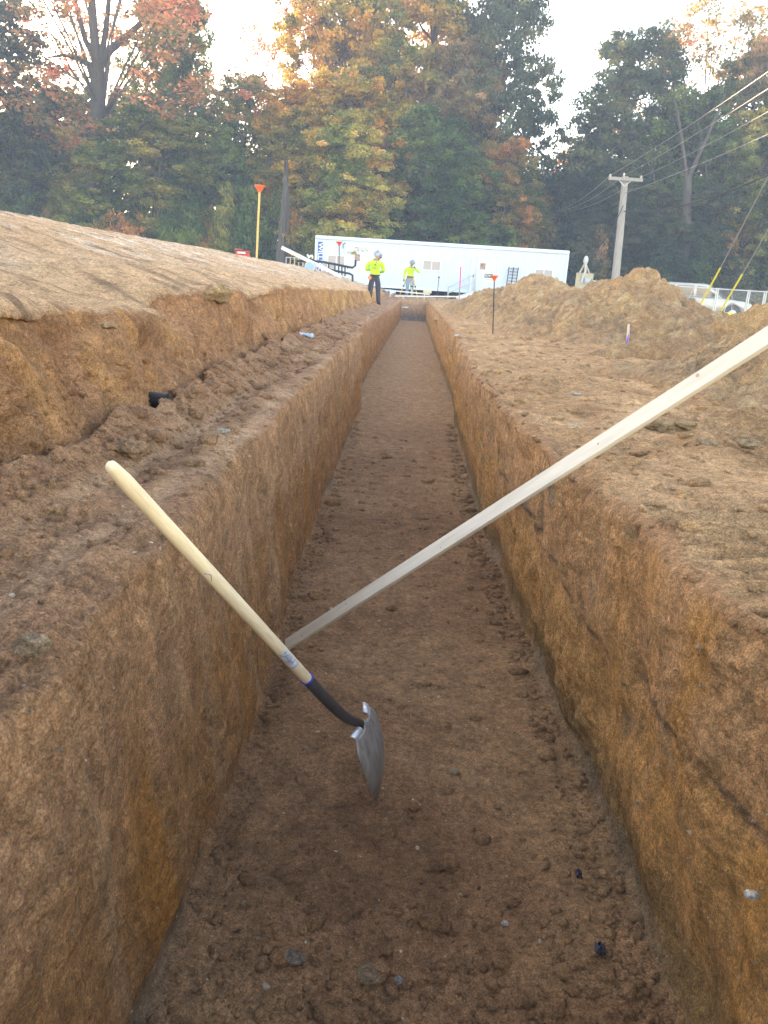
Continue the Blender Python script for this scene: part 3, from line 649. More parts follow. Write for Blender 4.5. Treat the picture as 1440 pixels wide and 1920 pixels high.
BRASS = mat('yellow_rod', (.60, .42, .14), .4, noise=.15); BLK = mat('black_rod', (.03, .03, .035), .5)
rod(481, 487, 487, 352, 22.0, .030, BRASS, ORNG, 'tall yellow rod with an orange square funnel cap on top of the left mound', s=1.15)
rod(635.5, 508, 636, 456, 33.5, .020, BLK, REDC, 'thin dark rod with small red cap before the trailer, left of its left door', s=1.1)
rod(924, 623, 927, 520, 10.6, .0075, BLK, ORNG, 'thin dark rod with an orange cap right of the trench, before the soil ridge', s=.42)
rod(820, 553, 823, 520, 38.6, .016, BLK, BLK, 'thin grey rod with a small dark knob at the far end of the trench', cap='ball', s=.8)
a = Vector(at(860, 581, 22)); b = Vector(at(864, 500, 22)); e = empty('survey_stake', a, label='tall wooden stake with a bright pink painted top beside the far trench', cat='stake')
MB().bar(-(b-a)*.2, (b-a)*.55, .035, .03).build('stake', mat('weathered_wood', (.42, .36, .30), .8, noise=.2, nscale=8), e); MB().bar((b-a)*.55, (b-a), .036, .031).build('painted_top', mat('pink_paint', (.85, .06, .30), .5), e)
a = Vector(at(1176, 648, 9.4)); b = Vector(at(1179, 608, 9.4)); e = empty('survey_stake', a, label='short wooden stake tied with purple ribbon in front of the tall soil pile', cat='stake')
MB().bar(-(b-a)*.3, (b-a), .030, .022).build('stake', PINE, e)
V = []
for i in range(9):
    t = i/8; w = .004+.010*math.sin(t*math.pi)+.006*t
    V += [(-.006-w-.002*i, -.022-.003*math.sin(i*2.3), (.135-.17*t)), (-.01+w*.6, -.024+.004*math.sin(i*1.7), (.135-.17*t))]
rb = MB().add(V, [(2*i, 2*i+2, 2*i+3, 2*i+1) for i in range(8)]).build('ribbon', mat('purple_ribbon', (.30, .15, .52), .5), e, smooth=True)
sf = rb.modifiers.new('t', 'SOLIDIFY'); sf.thickness = .002

# ------------------------------------------------------------------ batter boards at the trench end
def board(p0, p1, w, t, m, label, name='wooden_board', stakes=False):
    p0, p1 = Vector(p0), Vector(p1); e = MB().bar((0, 0, 0), p1-p0, t, w).build(name, m, label=label, cat='board', bevel=.004); e.location = p0
    if stakes:
        for t in (.12, .88): q = (p1-p0)*t; MB().box((q.x, q.y+.05, q.z-.25), (.045, .045, .56)).build('support_stake', m, e)
    return e
WB = mat('white_board', (.72, .70, .66), .6, noise=.12, nscale=6)
board(at(722, 543.5, 38.9), at(806, 552, 38.9), .06, .04, WB, 'white board on edge behind the trench end, under the surveyor tripod', stakes=True)
board(at(740, 555, 38.4), at(878, 556.5, 38.4), .06, .04, WB, 'long white board set straight across the far end of the trench', stakes=True)
p = at(801, 551, 40.5); e = empty('equipment_case', (p[0], 40.5, p[2]-.09), label='pale yellow equipment case on the ground right of the tripod', cat='case')
MB().box((0, 0, .19), (.42, .3, .14)).build('lid', mat('cream_plastic', (.62, .60, .38), .5), e, bevel=.02); MB().box((0, 0, .06), (.39, .28, .11)).build('case_body', DARK, e, bevel=.01)

# ------------------------------------------------------------------ things stored on the left mound
YB = 30.0
board(at(528, 464, YB), at(640, 519, YB), .13, .05, WB, 'long white board lying propped over a pipe on the left mound')
p = at(642, 519.5, YB); 
p = at(581, 500, YB-.35); e = empty('pipe_roll', p, label='large capped pale blue pipe end under the long white board on the left mound', cat='pipe')
MB().tube([(0, 0, 0), (0, .5, 0)], .20, 20).build('pipe_body', mat('grey_pipe', (.45, .48, .52), .5), e, smooth=True); MB().tube([(0, -.012, 0), (0, .0, 0)], .155, 20).build('end_cap', mat('blue_cap', (.25, .42, .62), .45), e)
scrap(581, 485, 0, (.22, .16, .16), 'white crumpled wrapper on top of the long white board', mat('wrapper', (.75, .75, .74), .7), 'wrapper', 'litter', y=YB)
YP = 33.0
BP = mat('black_pipe', (.025, .027, .035), .4)
p0 = at(556, 489, YP); e = empty('pipe_stand', p0, label='black steel pipe stand with two bent pipes on the left mound before the trailer', cat='pipe stand')
rel = lambda px, py, y=YP: Vector(at(px, py, y))-Vector(p0)
MB().tube([rel(556, 489), rel(600, 490), rel(661, 502), rel(666, 498), rel(667, 487)], .045, 10).build('upper_pipe', BP, e, smooth=True)
MB().tube([rel(600, 502), rel(620, 506), rel(655, 513), rel(661, 516), rel(661, 528)], .045, 10).build('lower_pipe', BP, e, smooth=True)
for px, a, b in ((616, 491, 506), (628, 493, 508), (635, 495, 509), (641, 496, 511), (647, 498, 512)): MB().tube([rel(px, a), rel(px, b+6)], .03, 8).build('upright', BP, e, smooth=True)
for px, py, w_, lbl in ((609, 499, .20, 'white bucket at the left end of the black pipe stand'), (622, 502, .24, 'grey bucket between the uprights of the black pipe stand')):
    p = at(px, py, YP+.5); e = empty('bucket', (p[0], p[1], p[2]-.25), label=lbl, cat='bucket')
    MB().tube([(0, 0, -.1), (0, 0, .42)], [w_*.42, w_*.5], 20).build('pail', mat('bucket_plastic', (.55, .56, .56), .5, noise=.2, nscale=6), e, smooth=True); MB().tube([(0, 0, .42), (0, 0, .45)], [w_*.53, w_*.53], 20).build('rim', mat('rim_plastic', (.3, .31, .32), .5), e)
p = at(556, 496, 38); e = empty('wire_crate', (p[0], 38, p[2]-.55), label='pale wire crate behind the long white board', cat='crate')
s = MB()
for k in range(6): s.bar((-.5+.2*k, 0, 0), (-.5+.2*k, 0, .85), .025)
for z in (.1, .45, .85): s.bar((-.52, 0, z), (.52, 0, z), .025)
s.build('wire_panel', GALV, e)
for px, py, lbl in ((448, 473, 'red plastic bin half hidden behind the left mound, left one'), (462, 477, 'red plastic bin half hidden behind the left mound beside a white lid')):
    p = at(px, py, 30); e = empty('red_bin', (p[0], 30, p[2]-.2), label=lbl, cat='bin')
    MB().box((0, 0, .1), (.22, .2, .3)).build('bin_body', REDC, e, bevel=.03); MB().box((0, 0, .30), (.26, .24, .04)).build('rim', mat('bin_rim', (.55, .09, .06), .5), e, bevel=.01)
p = at(453, 474, 29.6); MB().box((0, 0, 0), (.26, .2, .06)).build('white_lid', WHITEP, label='white lid lying between the red bins on the left mound', cat='lid', bevel=.01).location = p

# ------------------------------------------------------------------ people
def skin_mesh(name, chains, m, parent, sub=2):
    """chains: lists of (point, radius); chains that share a point are joined there"""
    V = []; E = []; Rr = []; idx = {}
    for ch in chains:
        prev = None
        for p, r in ch:
            k = tuple(round(c, 4) for c in p)
            if k not in idx: idx[k] = len(V); V.append(k); Rr.append(r if hasattr(r, '__len__') else (r, r))
            i = idx[k]
            if prev is not None: E.append((prev, i))
            prev = i
    me = bpy.data.meshes.new(name); me.from_pydata(V, E, [])
    o = link(name, me, None, parent)
    sk = o.modifiers.new('Skin', 'SKIN'); sk.use_smooth_shade = True; sk.branch_smoothing = .6
    sv = me.skin_vertices[0].data if me.skin_vertices else None
    if sv is None:
        bpy.context.view_layer.objects.active = o; bpy.ops.mesh.customdata_skin_add(); sv = me.skin_vertices[0].data
    for i, r in enumerate(Rr): sv[i].radius = r; sv[i].use_root = (i == 0)
    s = o.modifiers.new('Sub', 'SUBSURF'); s.levels = s.render_levels = sub
    me.materials.append(m); return o
SKIN = mat('skin', (.42, .24, .17), .55); HIVIS = mat('hi_vis_shirt', (.50, .90, .03), .75, noise=.12, nscale=5, bump=.01)
DEN = mat('dark_denim', (.05, .055, .075), .85, noise=.25, nscale=12, bump=.006); JEAN = mat('light_jeans', (.22, .32, .42), .85, noise=.2, nscale=10)
BOOT = mat('boots', (.03, .028, .03), .6); HAT = mat('hard_hat', (.55, .58, .66), .35, color2=(.12, .14, .28), nscale=5); GREYH = mat('grey_hat', (.22, .26, .30), .4); GLV = mat('gloves', (.14, .12, .12), .8)

def hand(base, dirn, palmn, parent, m, curl=.6):
    """palm and five bent fingers"""
    d_ = Vector(dirn).normalized(); n_ = Vector(palmn).normalized(); s_ = d_.cross(n_).normalized(); b_ = Vector(base)
    ch = [[(b_, (.024, .015)), (b_+d_*.045, (.036, .016)), (b_+d_*.085, (.038, .014))]]
    for k, (o_, l_) in enumerate(((-.03, .062), (-.010, .072), (.010, .068), (.028, .054))):
        q0 = b_+d_*.085; q1 = q0+s_*o_+d_*.012; q2 = q1+(d_*math.cos(curl)+n_*math.sin(curl))*l_*.5; q3 = q2+(d_*math.cos(curl*2)+n_*math.sin(curl*2))*l_*.45
        ch.append([(q0, (.038, .014)), (q1, .010), (q2, .009), (q3, .0075)])
    t0 = b_+d_*.045; ch.append([(t0, (.036, .016)), (t0-s_*.038+d_*.01, .012), (t0-s_*.05+d_*.04+n_*.02, .009)])
    return skin_mesh('hand', ch, m, parent, 1)

def person(name, origin, rz, label, P, shirt, pants, gloves, hat, extra=None):
    e = empty(name, origin, rz, label=label, cat='person')
    V3 = lambda p: Vector(p)
    pel, waist, chest, neck, head = P['pelvis'], P['waist'], P['chest'], P['neck'], P['head']
    mid = lambda a, b, t: tuple(np.array(a)*(1-t)+np.array(b)*t)
    ch = [[(pel, (.13, .10)), (waist, (.125, .095)), (chest, (.15, .105)), (neck, (.06, .058)), (mid(neck, head, .35), (.058, .058))]]
    for s in 'LR':
        sh, el, wr = P['sh'+s], P['el'+s], P['wr'+s]; hp, kn, an, to = P['hp'+s], P['kn'+s], P['an'+s], P['to'+s]
        ch.append([(chest, (.15, .105)), (sh, .062), (mid(sh, el, .5), .05), (el, .04), (mid(el, wr, .4), .04), (wr, .027)])
        ch.append([(pel, (.13, .10)), (hp, .088), (mid(hp, kn, .5), .078), (kn, .055), (mid(kn, an, .35), .056), (an, .038), (to, .03)])
    skin_mesh('body', ch, SKIN, e)
    # clothing a little outside the body
    sc = [[(mid(pel, waist, .25), (.150, .122)), (waist, (.152, .122)), (mid(waist, chest, .5), (.165, .125)), (chest, (.178, .13)), (mid(chest, neck, .6), (.11, .09)), (neck, (.07, .07))]]
    for s in 'LR':
        sh, el, wr = P['sh'+s], P['el'+s], P['wr'+s]
        sc.append([(chest, (.178, .13)), (sh, .084), (mid(sh, el, .5), .070), (el, .060), (mid(el, wr, .5), .054), (mid(el, wr, .93), .042)])
    skin_mesh('shirt', sc, shirt, e)
    pc = [[(mid(pel, waist, .6), (.140, .112)), (pel, (.150, .125))]]
    for s in 'LR':
        hp, kn, an = P['hp'+s], P['kn'+s], P['an'+s]
        pc.append([(pel, (.150, .125)), (hp, .108), (mid(hp, kn, .5), .095), (kn, .076), (mid(kn, an, .5), .072), (mid(kn, an, .97), .066)])
        skin_mesh('boot', [[(mid(kn, an, .82), .052), (an, .055), (mid(an, P['to'+s], .6), (.05, .04)), (P['to'+s], (.042, .03))]], BOOT, e)
    skin_mesh('trousers', pc, pants, e)
    MB().tube([tuple(np.array(pel)+np.array((0, 0, .045))), tuple(np.array(pel)+np.array((0, 0, .085)))], .157, 16).build('belt', BOOT, e, smooth=True)
    # head: face forward = local -Y in head frame
    hr = empty('head', head); hr.parent = e; hr.rotation_euler = P['hrot']
    hb = MB().ball((0, 0, 0), .1, 12, (.78, .95, 1.15)); hb.ball((0, -.045, -.065), .06, 8, (.8, .8, .7)); hb.ball((0, -.098, -.02), .016, 6, (.8, 1.1, 1.3)); hb.ball((.078, .0, -.015), .022, 6, (.4, .8, 1.2)); hb.ball((-.078, .0, -.015), .022, 6, (.4, .8, 1.2))
    hb.build('face', SKIN, hr, smooth=True)
    for xx in (-.032, .032): MB().ball((xx, -.083, .015), .011, 6).build('eye', BOOT, hr, smooth=True)
    MB().box((0, -.093, -.062), (.042, .012, .007)).build('mouth', mat('lips', (.3, .1, .09), .5), hr)
    MB().ball((0, .014, .005), .102, 10, (.81, .93, 1.05)).build('hair', BOOT, hr, smooth=True) if False else None
    hh = MB().ball((0, .01, .045), .128, 12, (.92, 1.1, .88)); V = []; n = 24
    hh2 = MB().tube([(0, 0, .030), (0, -.004, .040)], [.142, .138], 24)
    hh.build('hard_hat', hat, hr, smooth=True); ob = hh2.build('hat_brim', hat, hr, smooth=True); ob.scale = (.92, 1.15, 1)
    MB().box((0, .01, .158), (.03, .22, .012)).build('hat_ridge', hat, hr)
    for s in 'LR':
        wr, el = Vector(P['wr'+s]), Vector(P['el'+s]); dd = (wr-el).normalized()
        hand(wr-dd*.01, P.get('hd'+s, dd), P.get('pn'+s, (0, -1, 0)), e, gloves, .7)
    return e
# the near man: back to the camera, bent a little, looking down to the left
W1 = at(700, 572.5, 28.3)
gz = W1[2]
P1 = dict(pelvis=(0, 0, .96), waist=(0, -.02, 1.10), chest=(.01, .0, 1.38), neck=(-.02, -.07, 1.56), head=(-.05, -.13, 1.68), hrot=(R(28), 0, R(-18)),
          shL=(.19, -.02, 1.46), elL=(.27, -.12, 1.20), wrL=(.10, -.34, 1.22), shR=(-.18, -.02, 1.46), elR=(-.25, -.10, 1.19), wrR=(-.10, -.34, 1.12),
          hpL=(.10, 0, .90), knL=(.115, -.03, .50), anL=(.13, .02, .09), toL=(.15, -.15, .035), hpR=(-.10, 0, .90), knR=(-.115, -.04, .50), anR=(-.15, .0, .09), toR=(-.19, -.16, .035))
w1 = person('person', (W1[0], W1[1], gz), R(180), 'man in lime shirt and dark jeans standing with his back to us on the ledge', P1, HIVIS, DEN, SKIN, HAT)
e = w1; w1.scale = (1.18, 1.15, 1.0)
INK = mat('shirt_print', (.05, .12, .03), .8)
pr = MB(); n = 28
pr.tube([(.085*math.cos(a), .137, 1.37+.075*math.sin(a)) for a in [2*math.pi*k/n for k in range(n+1)]], .0035, 5, cap=False)
pr.box((0, .139, 1.40), (.05, .006, .022)).box((0, .139, 1.365), (.022, .006, .05)).box((-.03, .139, 1.355), (.012, .006, .05), Matrix.Rotation(.3, 3, 'Y')).box((.03, .139, 1.355), (.012, .006, .05), Matrix.Rotation(-.3, 3, 'Y'))
pr.box((-.13, .137, 1.375), (.06, .006, .012)).box((.13, .137, 1.375), (.06, .006, .012)); pr.box((0, .137, 1.27), (.26, .006, .012)).box((0, .137, 1.245), (.15, .006, .009))
pr.build('shirt_emblem', INK, e)
# orange tape at his belt (photo left = local +x because he is turned round)
tp = empty('tape_measure', (W1[0]-.17, W1[1]-.09, gz+.93), label='orange tape reel clipped to the left side of the standing man belt', cat='tape measure')
MB().tube([(0, -.03, 0), (0, .03, 0)], .068, 18).build('reel_case', ORNG, tp, smooth=True); MB().tube([(0, -.04, 0), (0, -.03, 0)], .035, 14).build('hub', mat('hub_yellow', (.8, .4, .08), .5), tp)
# the rod over his right shoulder
q0 = Vector(at(707, 489, 28.5)); q1 = Vector(at(714, 477.5, 28.45)); dd = (q1-q0).normalized()
rd = empty('levelling_rod', q0, label='dark grade rod held up over the right shoulder of the near man', cat='rod')
MB().bar(-dd*.35+Vector((0, .10, 0)), (q1-q0), .10, .05, up=(0, 1, 0)).build('rod_body', mat('rod_brown', (.10, .075, .05), .6, noise=.4, nscale=12), rd, bevel=.004)
MB().bar((q1-q0), (q1-q0)+dd*.03, .105, .055, up=(0, 1, 0)).build('rod_cap', BLK, rd)
# the far man at the instrument
W2 = at(767, 552, 39.3); W2[2] = 1.0
P2 = dict(pelvis=(0, 0, .95), waist=(0, -.01, 1.09), chest=(.0, -.03, 1.36), neck=(.02, -.08, 1.53), head=(.05, -.13, 1.64), hrot=(R(12), 0, R(12)),
          shL=(.18, -.03, 1.43), elL=(.37, -.16, 1.24), wrL=(.20, -.33, 1.42), shR=(-.18, -.02, 1.42), elR=(-.26, .02, 1.14), wrR=(-.27, -.10, .90),
          hpL=(.10, 0, .89), knL=(.11, -.03, .49), anL=(.13, .02, .09), toL=(.15, -.15, .035), hpR=(-.10, 0, .89), knR=(-.10, -.04, .49), anR=(-.10, .02, .09), toR=(-.12, -.15, .035), hdR=(0, -.1, -1))
w2 = person('person', W2, 0, 'man in lime hooded top and pale jeans facing us behind the yellow tripod', P2, HIVIS, JEAN, GLV, GREYH)
w2.scale = (1.12, 1.1, 1.0)
# tripod and level
YEL = mat('tripod_yellow', (.72, .55, .10), .5, noise=.1, nscale=9); hd = Vector(at(771, 503, 39.6)); 
feet = [Vector(at(748, 547, 39.2)), Vector(at(773, 550, 38.75)), Vector(at(784, 552, 39.9))]
for f in feet: f.z = 1.0
e = empty('survey_tripod', hd, label='yellow survey tripod standing at the far end of the trench', cat='tripod')
for f in feet:
    t = f-hd; l = MB(); l.bar(t*.02, t*.62, .035, .05); l.build('leg', YEL, e); l2 = MB().bar(t*.55, t*1.0, .03, .03).build('lower_leg', YEL, e); MB().ball(t*.6, .05, 6).build('clamp', BLK, e)
MB().tube([(0, 0, 0), (0, 0, .05)], [.10, .11], 14).build('head_plate', BLK, e)
e = empty('survey_instrument', hd+Vector((0, 0, .053)), label='yellow surveying instrument mounted on the tripod before the far man face', cat='instrument')
MB().tube([(0, 0, 0), (0, 0, .06)], .07, 14).build('base', BLK, e); MB().box((0, 0, .19), (.17, .16, .22)).build('housing', mat('instrument_yellow', (.70, .62, .22), .4), e, bevel=.03); MB().tube([(0, -.14, .21), (0, .10, .21)], .045, 14).build('telescope', mat('instrument_grey', (.35, .37, .38), .4), e, smooth=True); MB().box((0, 0, .31), (.13, .03, .03)).build('carry_handle', YEL, e)

# ------------------------------------------------------------------ vehicle
PV = mat('silver_paint', (.33, .32, .31), .32, metal=.5, coat=.5, noise=.08, nscale=3); GLS = mat('tinted_glass', (.04, .055, .075), .08, spec=.8); RUB = mat('tyre_rubber', (.02, .02, .02), .8)
YV = 44.0; pn = at(1392, 590, YV); zg = at(1345, 601, YV)[2]
vh = empty('parked_pickup', (pn[0]-2.7, YV, zg), label='silver four-door vehicle parked behind the wire fence, nose to the right', cat='car')
# side view from (nose at +2.7)
body = [(-2.7, .55), (-2.72, .95), (-2.62, 1.12), (1.15, 1.16), (1.55, 1.13), (2.3, 1.06), (2.62, .98), (2.70, .80), (2.70, .50), (2.45, .36)]
arch = lambda cx: [(cx+.47*math.cos(a), .40+.47*math.sin(a)) for a in np.linspace(0, math.pi, 9)]
poly = body + arch(1.75) + arch(-1.65) + [(-2.5, .38)]
mb = MB().prism(poly, -.97, .97); mb.build('body', PV, vh, bevel=.035, seg=2, smooth=True)
cab = [(-2.55, 1.14), (-2.35, 1.74), (-2.1, 1.84), (.1, 1.86), (.35, 1.82), (1.18, 1.15)]
MB().prism(cab, -.84, .84).build('cabin', PV, vh, bevel=.05, seg=2, smooth=True)
for pl in ([(-2.32, 1.22), (-2.18, 1.70), (-1.45, 1.72), (-1.42, 1.22)], [(-1.28, 1.22), (-1.30, 1.72), (-.42, 1.73), (-.40, 1.22)], [(-.26, 1.22), (-.28, 1.73), (.22, 1.70), (.88, 1.22)]):
    MB().prism(pl, -.853, -.835).build('window', GLS, vh); 
V = [(.42, -.76, 1.80), (.42, .76, 1.80), (1.20, .80, 1.19), (1.20, -.80, 1.19)]
MB().add([(x+.02, y, z+.02) for x, y, z in V]+[(x, y, z) for x, y, z in V], [(0, 1, 2, 3), (7, 6, 5, 4), (0, 4, 5, 1), (1, 5, 6, 2), (2, 6, 7, 3), (3, 7, 4, 0)]).build('windscreen', GLS, vh)
for cx in (1.75, -1.65):
    for sy in (-.86, .86):
        t = empty('wheel', (cx, sy, .39)); t.parent = vh
        MB().tube([(0, -.12, 0), (0, -.10, 0), (0, .10, 0), (0, .12, 0)], [.34, .39, .39, .34], 24).build('tyre', RUB, t, smooth=True)
        MB().tube([(0, -.128*np.sign(-sy), 0), (0, -.10*np.sign(-sy), 0)], .22, 16).build('rim', GALV, t)
MB().box((.72, -1.06, 1.30), (.16, .22, .20)).build('side_mirror', BLK, vh, bevel=.03)
MB().box((.70, -1.07, 1.40), (.18, .20, .08)).build('mirror_cap', WHITEP, vh, bevel=.02)
for sy in (-.78, .78): MB().box((2.60, sy, .86), (.20, .36, .17)).build('headlight', mat('headlamp_glass', (.75, .78, .8), .1, spec=.8), vh, bevel=.03)
MB().box((2.70, 0, .80), (.05, 1.1, .24)).build('grille', BLK, vh); MB().box((2.68, 0, .50), (.16, 1.9, .20)).build('bumper', GALV, vh, bevel=.03)
for x in (-.35, -1.35): MB().box((x, -.975, 1.02), (.16, .03, .03)).build('door_handle', BLK, vh)

# ------------------------------------------------------------------ wire fence on the right
YF = 37.0
CH = bpy.data.materials.new('chain_link'); CH.use_nodes = True; nt = CH.node_tree; pb_ = nt.nodes['Principled BSDF']; pb_.inputs['Base Color'].default_value = (.35, .36, .38, 1); pb_.inputs['Metallic'].default_value = .4
tc = nt.nodes.new('ShaderNodeTexCoord'); sx_ = nt.nodes.new('ShaderNodeSeparateXYZ'); nt.links.new(tc.outputs['Object'], sx_.inputs[0])
def nm(op, a, b=None):
    q = nt.nodes.new('ShaderNodeMath'); q.operation = op
    for i, s_ in enumerate((a, b)):
        if s_ is None: continue
        if isinstance(s_, (int, float)): q.inputs[i].default_value = s_
        else: nt.links.new(s_, q.inputs[i])
    return q.outputs[0]
u1 = nm('ABSOLUTE', nm('SUBTRACT', nm('FRACT', nm('MULTIPLY', nm('ADD', sx_.outputs[0], sx_.outputs[2]), 11)), .5)); u2 = nm('ABSOLUTE', nm('SUBTRACT', nm('FRACT', nm('MULTIPLY', nm('SUBTRACT', sx_.outputs[0], sx_.outputs[2]), 11)), .5))
nt.links.new(nm('MAXIMUM', nm('GREATER_THAN', u1, .455), nm('GREATER_THAN', u2, .455)), pb_.inputs['Alpha'])
def fence_panel(x0, x1, z0, z1, y, label, brace=True, group='wire fence panels on the right'):
    e = empty('wire_fence', (x0, y, z0), label=label, cat='fence', group=group); w = x1-x0; h = z1-z0
    MB().tube([(0, 0, h), (w, 0, h)], .028, 8).build('top_rail', GALV, e, smooth=True); MB().tube([(0, 0, .18), (w, 0, .18)], .022, 8).build('bottom_rail', GALV, e, smooth=True)
    for x in (0, w): MB().tube([(x, 0, -.35), (x, 0, h+.04)], .034, 8).build('post', GALV, e, smooth=True)
    if brace: MB().tube([(w*.30, 0, .18), (w*.45, 0, h), (w*.60, 0, .18)], .018, 6).build('brace', GALV, e, smooth=True)
    MB().add([(0, 0, .18), (w, 0, .18), (w, 0, h), (0, 0, h)], [(0, 1, 2, 3)]).build('chain_link', CH, e)
zt_, zb_ = 2.30, .98
xs = [at(px, 545, YF)[0] for px in (1262, 1345, 1405, 1436, 1500)]
lbls = ['galvanised wire fence panel in front of the silver vehicle, with a triangular brace', 'wire fence panel covering the nose of the silver vehicle', 'narrow wire fence panel right of the silver vehicle', 'wire fence panel running off the right edge of the picture']
for a_, b_, lbl, br in zip(xs[:-1], xs[1:], lbls, (True, True, False, False)): fence_panel(a_+.04, b_-.04, zb_, zt_, YF, lbl, br)
xs = [at(px, 535, YF+.2)[0] for px in (1108, 1141, 1164)]
for a_, b_, lbl in zip(xs[:-1], xs[1:], ('wire fence panel seen between the soil piles, left of the utility pole', 'wire fence panel right behind the foot of the utility pole')): fence_panel(a_+.04, b_-.04, .98, 2.30, YF, lbl, False)
p = at(1131, 540, YF-.1); MB().box((0, 0, 0), (.20, .012, .12)).build('fence_sign', mat('pink_sign', (.8, .25, .35), .5), label='small pink sign hung on the fence between the soil piles', cat='sign').location = p
# yellow warning tape
pts = [at(px, py, YF-.6) for px, py in ((1316, 581), (1335, 586), (1360, 587), (1390, 591), (1425, 592), (1455, 590))]
V = []; 
for q_ in pts: V += [(q_[0], q_[1], q_[2]-.04), (q_[0], q_[1]+.01, q_[2]+.04)]
TY = mat('yellow_tape', (.75, .72, .05), .5)
o = MB().add(V, [(2*i, 2*i+2, 2*i+3, 2*i+1) for i in range(len(pts)-1)]).build('barrier_tape', TY, label='yellow tape strung low along the wire fence', cat='tape', smooth=True); sf = o.modifiers.new('t', 'SOLIDIFY'); sf.thickness = .01

# ------------------------------------------------------------------ utility poles and wires
POLE = mat('weathered_pole', (.36, .34, .32), .85, noise=.35, nscale=6, stretch=(6, 6, .5), bump=.01)
YPO = 42.0
def tube_obj(name, pts, rs, m, label=None, cat=None, parent=None, n=8, group=None):
    return MB().tube(pts, rs, n).build(name, m, parent, smooth=True, label=label, cat=cat, group=group)
a = Vector(at(1152, 548, YPO)); b = Vector(at(1172.5, 331, YPO)); b = a+(b-a)
up = empty('utility_pole', (a.x, a.y, .9), label='weathered wooden utility pole with a crossarm behind the soil piles', cat='utility pole')
r0 = Vector((a.x, a.y, .9)); tube_obj('pole', [a-r0-Vector((0, 0, .8)), (a+b)/2-r0, b-r0], [.22, .19, .15], POLE, parent=up, n=16)
arm0, arm1 = Vector(at(1141, 334, YPO-.25)), Vector(at(1205, 338, YPO-.25))
MB().bar(arm0-r0, arm1-r0, .12, .15).build('crossarm', POLE, up)
for px, py in ((1144, 331), (1170, 329), (1202, 334)):
    q = Vector(at(px, py, YPO-.25))-r0; MB().tube([q-Vector((0, 0, .1)), q+Vector((0, 0, .06)), q+Vector((0, 0, .12))], [.03, .06, .03], 8).build('insulator', mat('porcelain', (.5, .48, .46), .3), up, smooth=True)
for px in (1160, 1186): MB().bar(Vector(at(px, 337, YPO-.22))-r0, Vector(at(1170.5, 349, YPO-.22))-r0, .03, .03).build('arm_brace', GALV, up)
WIRE = mat('bare_wire', (.30, .30, .30), .5, metal=.3); CAB = mat('black_cable', (.03, .03, .03), .6)
def wire(p0, p1, sag, r, m, label, name='power_line', n=24, group=None):
    p0, p1 = Vector(p0), Vector(p1); e = []
    for i in range(n+1): t = i/n; q = p0.lerp(p1, t); q.z -= sag*4*t*(1-t); e.append(q)
    o = tube_obj(name, [q-p0 for q in e], r, m, label, 'wire', n=6, group=group); o.location = p0; return o
wg = 'overhead lines from the utility pole'
for (s, epx, epy), lb_ in zip(((1144, 1600, 22), (1170, 1600, 62), (1202, 1600, 118)), ('uppermost overhead line running up right from the crossarm left end', 'second overhead line, from the middle of the crossarm', 'third overhead line, from the right end of the crossarm')):
    wire(at(s, 329 if s < 1200 else 332, YPO-.25), at(epx, epy, 20), .12, .0125, WIRE, lb_, group=wg)
wire(at(1171, 362, YPO-.2), at(1600, 178, 20), .12, .0125, WIRE, 'fourth overhead line, leaving the pole below the crossarm', group=wg)
wire(at(1170, 396, YPO-.2), at(1600, 250, 20), .55, .028, CAB, 'thick black sagging cable running right from the middle of the pole', group=wg)
pf = [(1144, 329), (1170, 328), (1202, 332)]
YF2 = 58.0
for (sx1, sy1), dx, lb_ in zip(pf, (-12, 0, 12), ('faint line from the crossarm left end to the distant pole', 'faint middle line to the distant pole', 'faint line from the crossarm right end to the distant pole')):
    wire(at(sx1, sy1, YPO-.2), at(1030+dx*.8, 396, YF2), .5, .012, WIRE, lb_, group='faint lines to the distant pole')
a = Vector(at(1025, 500, YF2)); b = Vector(at(1031, 388, YF2)); up2 = empty('utility_pole', (a.x, a.y, 1.1), label='thin distant utility pole with transformer above the right end of the trailer', cat='utility pole'); r2 = Vector((a.x, a.y, 1.1))
tube_obj('pole', [a-r2, b-r2], [.15, .11], POLE, parent=up2, n=10); MB().bar(Vector(at(1018, 400, YF2-.15))-r2, Vector(at(1045, 401, YF2-.15))-r2, .1, .1).build('crossarm', POLE, up2); q = Vector(at(1024, 416, YF2-.2))-r2; MB().tube([q-Vector((0, 0, .35)), q+Vector((0, 0, .3))], .20, 12).build('transformer', GALV, up2, smooth=True)
wire(at(1032, 428, YF2-.2), at(1100, 424, 52), .8, .03, CAB, 'short looping cable right of the distant utility pole', 'service_cable')
# guy wires with yellow guards
for (ax_, ay, mx_, my, bx2, by), lb_ in zip(((1310, 577, 1351, 502, 1470, 275), (1347, 590, 1392, 514, 1490, 345)), ('left guy wire with yellow guard slanting up to the right edge', 'right guy wire with yellow guard nearer the picture edge')):
    y0 = 33.0; a, mm, b = Vector(at(ax_, ay, y0)), Vector(at(mx_, my, y0-2)), Vector(at(bx2, by, y0-8)); e = empty('guy_wire', a, label=lb_, cat='guy wire', group='guy wires at the right edge')
    tube_obj('cable', [mm-a, b-a], .02, WIRE, parent=e, n=6); tube_obj('guard', [Vector((0, 0, 0))-(mm-a)*.12, mm-a], .035, TY, parent=e, n=8)
